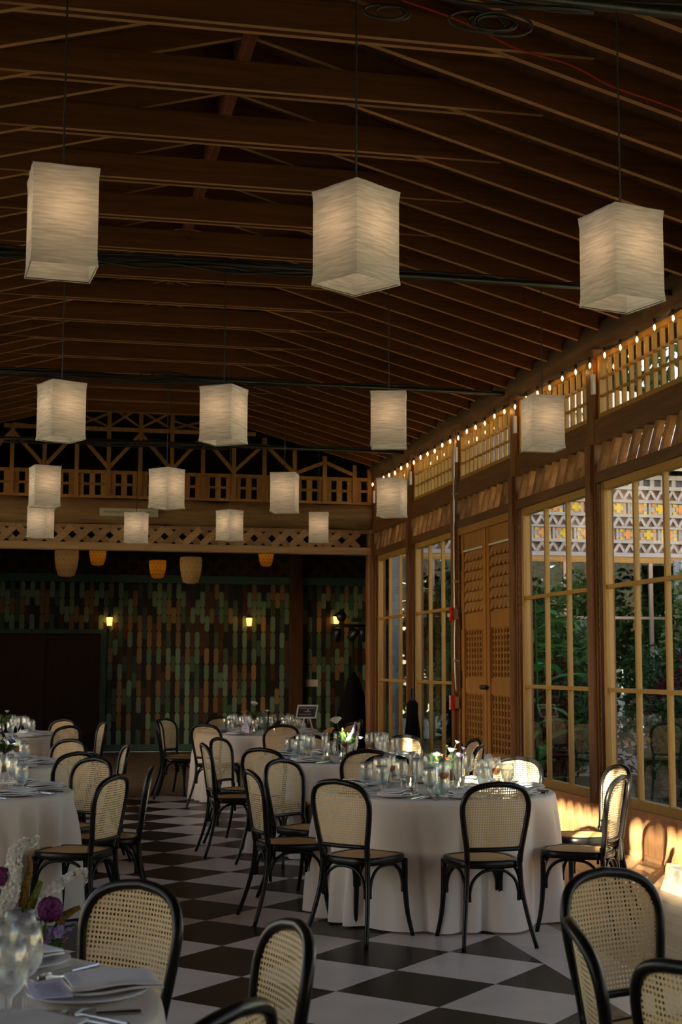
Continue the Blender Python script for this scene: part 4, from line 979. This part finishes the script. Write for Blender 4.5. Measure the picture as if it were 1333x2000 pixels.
# ================================================================== HANGING PAPER LANTERNS
PZ = 4.46; LS, LH = .255, .40
def shade_me():
    mb = MB(); rnd = random.Random(2); nz, nx = 26, 10; h = LS/2
    for s in range(4):
        ca, sa = [(1,0),(0,1),(-1,0),(0,-1)][s]; vs_ = []
        for i in range(nz+1):
            for j in range(nx+1):
                u = (j/nx*2-1); z = LH*(i/nz); e = min(i, nz-i)/nz; flare = 1+.035*max(0, 1-e*9)
                dep = h*flare+.0022*rnd.uniform(-1,1)*(1-abs(u)**6); x_, y_ = u*h*flare, -dep
                vs_.append((x_*ca-y_*sa, x_*sa+y_*ca, z))
        b = nx+1; mb.add(vs_, [(i*b+j, i*b+j+1, (i+1)*b+j+1, (i+1)*b+j) for i in range(nz) for j in range(nx)])
    return mb.mesh('paper_shade', paper, True)
shade = shade_me()
q = LS/2
wire_lo = MB().tube([(-q,-q,.004),(q,-q,.004),(q,q,.004),(-q,q,.004)], .0022, 5, True).mesh('bottom_wire', blackm)
frame_me = MB().tube([(-q,-q,LH-.004),(q,-q,LH-.004),(q,q,LH-.004),(-q,q,LH-.004)], .0022, 5, True)
frame_me.tube([(-LS/2,0,LH-.004),(LS/2,0,LH-.004)], .002, 5).tube([(0,0,LH-.004),(0,0,LH-.13)], .008, 6); frame_me = frame_me.mesh('wire_frame', blackm)
lb_me = MB().lathe([(0,-.05),(.018,-.04),(.024,-.015),(.018,.01),(.010,.025),(0,.03)], 12, (0,0,LH-.15)).mesh('light_bulb', lant_e, True)
ROWS = [(5.60,[(107,3.11,6),(695,3.13,46),(1224,3.115,38.5)]), (10.0,[(115,3.13,25),(435,3.15,62),(760,3.16,-2),(1063,3.18,20)]),
        (14.2,[(86,3.115,14),(325,3.13,47),(556,3.12,80),(766,3.10,73)]), (18.5,[(80,3.185,63),(267,3.14,74),(449,3.20,45),(623,3.20,88)])]
cord_me = {}
for ri, (yy, lst) in enumerate(ROWS):
    for li, (px, zb, th) in enumerate(lst):
        q = on(px, 1000, 1, yy); beta = math.degrees(math.atan2(q.x, yy))
        nth = ['first','second','third','fourth'][(len(lst) if ri else 4)-1-li-(0 if ri else 1)]
        lab = 'white paper lantern, %s from the windows, on the %s' % (nth, ['pole with big cable loops', 'pole with the small cable tangle', 'pole ending by the bulb string', 'pole before the lattice truss'][ri])
        t = thing('paper_lantern', lab, 'lantern', (q.x,yy,zb), R(th-beta), 'paper lanterns')
        obj('paper_shade', shade, t); obj('wire_frame', frame_me, t); obj('bottom_wire', wire_lo, t); obj('light_bulb', lb_me, t)
        MB().tube([(0,0,LH-.01),(0,0,PZ-zb-.01)], .0042, 5).build('cord', wire, t)
for ri, yy in enumerate((5.6,10.0,14.2,18.5)):
    lab = ['black steel pole under the rafters with big loops of coiled cable', 'black steel pole with a small tangle of cable at its middle', 'black steel pole ending at the log beam by the bulb string', 'black steel pole in front of the lattice truss'][ri]
    t = thing('hanging_pole', lab, 'pole', (0,yy,PZ))
    MB().tube([(-2.45,0,.0),(1.15,0,.01),(4.74,0,0)], .024, 8).build('pole', blackm, t, True)
    rnd = random.Random(50+ri); cb = MB()
    for q in range(4):
        ph = rnd.random()*6; cb.tube([(-2.3+6.9*i/40, .02*math.sin(i*.9+ph), .03+.012*math.sin(i*.6+ph)) for i in range(41)] if q < 2 else [(-.6+2.9*i/30, .03*math.sin(i*.7+ph), -.03+.014*math.sin(i*.5+ph)) for i in range(31)], .010, 5)
    cb.build('cable', wire, t, True)
    lp = MB(); spots = {0: [(1.78,.085),(1.84,.07),(1.90,.09),(1.87,.06),(1.36,.06),(1.40,.05)], 1: [(1.2,.08),(1.28,.07),(1.36,.09),(1.3,.06)], 2: [(1.0,.1),(1.15,.12),(1.25,.1),(2.3,.08),(2.5,.07)], 3: [(1.3,.08),(1.35,.09)]}[ri]
    for (x, r_) in spots:
        tl = rnd.uniform(-.5,.5); lp.tube([(x+r_*1.5*math.cos(a_), .05+tl*r_*math.sin(a_)*.3, (.02 if ri else -.10)+r_*.55*math.sin(a_)) for a_ in [2*math.pi*i/18 for i in range(18)]], .007, 5, True)
    tag(lp.build('cable_loops', wire, t, True), kind='stuff')
redw = plain('red_cable', (.42,.03,.02), .5)
t = MB().tube([(RX-.025+.008*math.sin(q*1.3), 6+q*.35, RZ-.055+.01*math.sin(q)) for q in range(40)], .006, 5).build('red_ridge_cable', redw, None, True); tag(t, 'thin red cable running under the ridge board', 'cable')
pts = [on(785,0,1,6.75), on(905,43,1,6.75), on(1010,95,1,6.75), on(1115,127,1,6.75), on(1200,170,1,6.75), on(1345,222,1,6.75), on(1600,335,1,6.75)]
t = MB().tube(catmull(pts, 6), .0055, 5).build('red_rafter_cable', redw, None, True); tag(t, 'thin red cable slung across the rafters above the window side lantern', 'cable')

# ================================================================== BULB STRING under the log beam
st = thing('string_light', 'string of small warm bulbs along the top of the clerestory windows', 'string lights', (4.715,0,4.26))
blb = MB().lathe([(0,-.046),(.008,-.040),(.017,-.022),(.019,-.004),(.014,.012),(.010,.02)], 12).mesh('bulb', glass('bulb_glass', (1,.93,.82), 1.2, .02), True)
fil = MB().lathe([(0,-.034),(.0085,-.022),(.0095,-.008),(.005,.006),(0,.012)], 8).mesh('filament', bulb_e, True)
sck = MB().lathe([(.011,.018),(.014,.022),(.014,.055),(.006,.062),(0,.062)], 8).mesh('socket', wire, True)
pth = []
for q in range(31):
    yy = 9.97+q*.345; z = .012*math.sin(q*2.1); o = obj('bulb', blb, st, (0,yy,z)); obj('filament', fil, o); obj('socket', sck, o)
    pth += [(.03,yy,.068+z),(.035,yy+.17,.045+.02*math.sin(q*1.7))]
MB().tube([(.03,7.0,.06)]+pth, .0045, 5).build('cable', wire, st, True)

# ================================================================== WALL FITTINGS by the door
yc = on(892,1100,0,4.74).y
t = thing('conduit_pipe', 'thin galvanised conduit running down the post beside the carved door', 'pipe', (4.715,yc,0))
MB().tube(catmull([(0,0,4.35),(0,0,2.35),(.02,.02,2.26),(0,0,1.9),(0,-.01,1.5),(.015,.0,1.25)], 6), .011, 6).build('pipe', galv, t, True)
for z in (3.6,2.55,1.62): MB().box((-.016,-.03,z-.012),(.05,.03,z+.012)).build('pipe_clip', galv, t)
zc = on(884,1200,0,4.70).z; t = thing('alarm_strobe', 'red fire alarm strobe mounted on the conduit', 'fire alarm', (4.70,yc+.04,zc))
MB().box((-.03,-.05,-.075),(.005,.05,.075)).build('alarm_body', redp, t); MB().box((.005,-.04,-.06),(.06,.04,.06)).build('back_box', galv, t); MB().lathe([(.02,-.02),(.024,0),(.02,.02),(0,.022)], 10, (-.04,.0,-.01)).build('strobe_lens', whitep, t, True)
zc = on(884,1372,0,4.70).z; t = thing('fire_alarm_box', 'red and white alarm box lettered FIRE at the foot of the conduit', 'fire alarm', (4.70,yc+.04,zc))
MB().box((-.03,-.055,-.085),(.005,.055,.085)).build('alarm_body', redp, t); MB().box((-.032,-.0,-.08),(-.03,.05,.08)).build('white_panel', whitep, t); MB().box((.005,-.045,-.07),(.06,.045,.07)).build('back_box', galv, t)
fc = bpy.data.curves.new('letters', 'FONT'); fc.body = 'FIRE'; fc.size = .062; fc.align_x = 'CENTER'; fc.align_y = 'CENTER'; fc.extrude = .0008
fo = bpy.data.objects.new('letters_tmp', fc); col.objects.link(fo); bpy.context.view_layer.update()
fm = bpy.data.meshes.new_from_object(fo.evaluated_get(bpy.context.evaluated_depsgraph_get())); bpy.data.objects.remove(fo); fm.materials.clear(); fm.materials.append(redp)
o = obj('letters', fm, t, (-.0335,.026,0)); o.matrix_local = Matrix(((0,0,-1,-.0335),(0,-1,0,.026),(1,0,0,0),(0,0,0,1))) @ Matrix.Rotation(math.pi, 4, 'Z')

# ================================================================== BACK ROOM FITTINGS
for (px, py, lab) in ((214,1212,'small lit wall lantern above the corner of the dark red-brown door'),(487,1213,'small lit wall lantern in the middle of the shingled wall'),(657,1210,'small lit wall lantern behind the stage light stand')):
    q = on(px, py, 1, YB-.14); t = thing('wall_lantern', lab, 'wall lamp', tuple(q))
    MB().lathe([(.04,-.09),(.055,.06),(0,.061)], 6).build('amber_glass', amberglass, t); MB().lathe([(0,.15),(.008,.14),(.012,.11),(.07,.065),(.075,.055),(0,.055)], 6).build('cap', black, t); MB().box((-.02,.02,-.13),(.02,.14,-.09)).build('bracket', black, t)
    for k in range(6): a_ = k*math.pi/3; MB().tube([(.042*math.cos(a_),.042*math.sin(a_),-.09),(.057*math.cos(a_),.057*math.sin(a_),.06)], .004, 4).build('glazing_bar', black, t)
pgl = sheet('pendant_clay', (.62,.50,.36), .35, .1, (20,20,20), .05); pga = sheet('pendant_amber', (.62,.34,.06), .45, .1, (20,20,20), .05)
for (px, py, wpx, hpx, m_, lab) in ((130,1100,45,50,pgl,'large pale dotted pendant lamp at the left under the lattice frieze'),(191,1089,32,30,pga,'small amber pendant lamp beside the large pale one'),(308,1112,33,34,pga,'small amber pendant lamp hanging beside the tall pale one'),(373,1114,43,50,pgl,'tall pale dotted pendant lamp with a wire tail'),(520,1090,30,32,pga,'dim amber pendant lamp near the wide post')):
    yy = 23.2; q = on(px, py, 1, yy); w = wpx/FPX*yy*1.02; h = hpx/FPX*yy*1.02; t = thing('pendant_lamp', lab, 'pendant lamp', tuple(q))
    MB().lathe([(.16*w,-.52*h),(.34*w,-.46*h),(.43*w,-.2*h),(.49*w,.15*h),(.5*w,.42*h),(.47*w,.5*h)], 20).build('lamp_shade', m_, t, True)
    MB().lathe([(0,-.05),(.014,-.035),(.016,.0),(.01,.03),(0,.04)], 8, (0,0,.2*h)).build('light_bulb', pend_e, t, True)
    MB().tube([(0,0,.3*h),(0,0,5.7-q.z)], .006, 5).build('cord', wire, t); MB().lathe([(.16*w,-.52*h),(.10*w,-.62*h),(0,-.63*h)], 10).build('bottom_cap', wire, t, True)
    hd = MB()
    for r_ in range(4):
        for k in range(12):
            a_ = k*math.pi/6+(r_ % 2)*.26; rr = (.485-.03*r_)*w*1.02; hd.box((rr*math.cos(a_)-.008,rr*math.sin(a_)-.008,(.3-.2*r_)*h-.005),(rr*math.cos(a_)+.008,rr*math.sin(a_)+.008,(.3-.2*r_)*h+.005))
    tag(hd.build('pierced_dots', black, t), kind='stuff')
# stage light stand draped in black cloth
q = on(690,1222,1,22.4); t = thing('light_stand', 'black stage light stand with spotlights on a bar and a draped cloth cone', 'light stand', (q.x,22.4,0))
MB().tube([(0,0,0),(0,0,q.z)], .022, 8).build('pole', black, t, True); MB().tube([(-.36,0,q.z),(.20,0,q.z)], .028, 8).build('crossbar', black, t, True)
for (dx, dz, tx) in ((-.27,-.15,.1),(-.27+.28,-.14,.6),(.16,-.14,-.2)):
    c = MB().lathe([(0,.10),(.05,.095),(.062,.03),(.075,-.10),(.07,-.105),(0,-.09)], 12).build('spotlight', blackm, t, True, (dx,-.02,q.z+dz)); c.rotation_euler = (.6, tx, 0)
MB().lathe([(0,.09),(.06,.07),(.09,0),(.06,-.07),(0,-.09)], 14, (-.20,-.02,q.z+.15)).build('moonflower_head', blackm, t, True); MB().box((-.02,-.06,q.z+.06),(.13,.05,q.z+.12)).build('control_box', blackm, t)
sk = MB(); n = 24; prof = [(.03,q.z-.75),(.09,1.35),(.25,.85),(.38,.45),(.47,.0)]
sk.lathe(prof, n, (0,0,0), lambda a_, z: 1+.10*math.cos(3*a_)); sk.build('cloth_cone', plain('black_cloth', (.006,.006,.007), .95, .1), t, True)
# covered stand by the window post
p0 = on(806,1345,1,17.5); t = thing('covered_stand', 'closed black covered stand leaning by the window post', 'stand', (p0.x,17.5,0))
MB().tube([(0,0,.85),(0,0,p0.z)], .022, 8).build('pole', blackm, t, True)
MB().lathe([(.12,0),(.11,.3),(.095,.7),(.07,.95),(.075,1.08),(.04,1.12),(0,1.12)], 12, (0,0,0), lambda a_, z: 1+.10*math.cos(4*a_+z*3)).build('cover', M['black_cloth'], t, True)
# switch plate on the back wall
q = on(610,1334,1,YB-.03); t = tag(MB().box((-.11,-.012,-.065),(.11,.012,.065)).build('switch_plate', whitep, None, False, tuple(q)), 'white gang switch plate on the shingled wall beside the wide post', 'switch')
for k in range(4): MB().box((-.09+k*.05,-.02,-.03),(-.06+k*.05,-.012,.03)).build('rocker', whitep, t)
# pale lettered sign on the log beam
q = on(252,1001,1,YP-.17); t = tag(MB().box((-.42,-.012,-.058),(.42,.012,.058)).build('lettered_sign', plain('sign_board', (.50,.50,.42), .7), None, False, tuple(q)), 'long pale board with faint cursive lettering on the log beam', 'sign')
def scrawl(x0, x1, z, amp, y, seed):
    rnd = random.Random(seed); pts = []; x = x0; k = 0
    while x < x1:
        pts.append((x, y, z+amp*(.35+rnd.random()*.65)*(1 if k % 2 else -.6))); x += amp*rnd.uniform(.35,.6); k += 1
    return MB().tube(catmull(pts, 3), amp*.09, 4)
scrawl(-.36,.36,0,.028,-.0135,4).build('lettering', ink, t)
# chalkboard on an easel
p = on(600,1424,2,TZ); t = thing('chalkboard_easel', 'small chalkboard in a pale frame on a little easel on the round table', 'chalkboard', (p.x,p.y,TZ+.001), -.15)
tl = .22
def tilt(v): return (v[0]-.10*(.34-v[2])*0+(v[2]-.22)*.18, v[1]+(v[2]-.1)*tl, v[2])
def tb(lo, hi): m_ = MB().box(lo, hi); m_.v = [tilt(v) for v in m_.v]; return m_
fr_ = MB()
for lo, hi in (((-.13,-.008,.13),(.13,.008,.15)),((-.13,-.008,.28),(.13,.008,.30)),((-.13,-.008,.13),(-.112,.008,.30)),((.112,-.008,.13),(.13,.008,.30))): fr_.box(lo, hi)
fr_.v = [tilt(v) for v in fr_.v]; palew = plain('pale_frame', (.55,.55,.55), .6); fr_.build('board_frame', palew, t); tb((-.115,-.003,.145),(.115,.003,.285)).build('slate', black, t)
ck = MB()
for q, (a_, b_, z) in enumerate(((-.09,.10,.255),(-.03,.05,.215),(-.09,.06,.18))):
    s_ = scrawl(a_, b_, z, .012, -.005, 60+q); ck.add(s_.v, s_.f)
ck.v = [tilt(v) for v in ck.v]; ck.build('chalk_lettering', palew, t)
for s in (-1,1): MB().bar((s*.035,-.005,.13),(s*.07,-.04,0), .014, .01).build('easel_leg', palew, t)
MB().bar((.01,.02,.24),(.01,.13,0), .014, .01).build('easel_leg', palew, t)
# rough stone step by the wall
p = on(1290,1735,2,0); stone = plain('rough_stone', (.22,.185,.15), .9, noise=.3, nscale=14)
mb = MB(); rnd = random.Random(4); a = on(1278,1734,2,0)
mb.prism([(4.26,0),(4.765,0),(4.765,.15),(4.34,.15),(4.30,.12)], 8.2, 9.42); mb.v = [(x+rnd.uniform(-.012,.012), y+rnd.uniform(-.02,.02), max(0,z+rnd.uniform(-.01,.01)) if z > 0 else 0) for x, y, z in mb.v]
tag(mb.build('block_step', stone), 'rough block step at the foot of the sunlit wainscot', 'step')
mb = MB().box((4.62,10.05,0),(4.72,10.15,.05)).box((4.63,10.06,.05),(4.71,10.14,.075)); tag(mb.build('wood_offcut', wains), 'small wooden block on the sunlit floor by the wainscot', 'block')
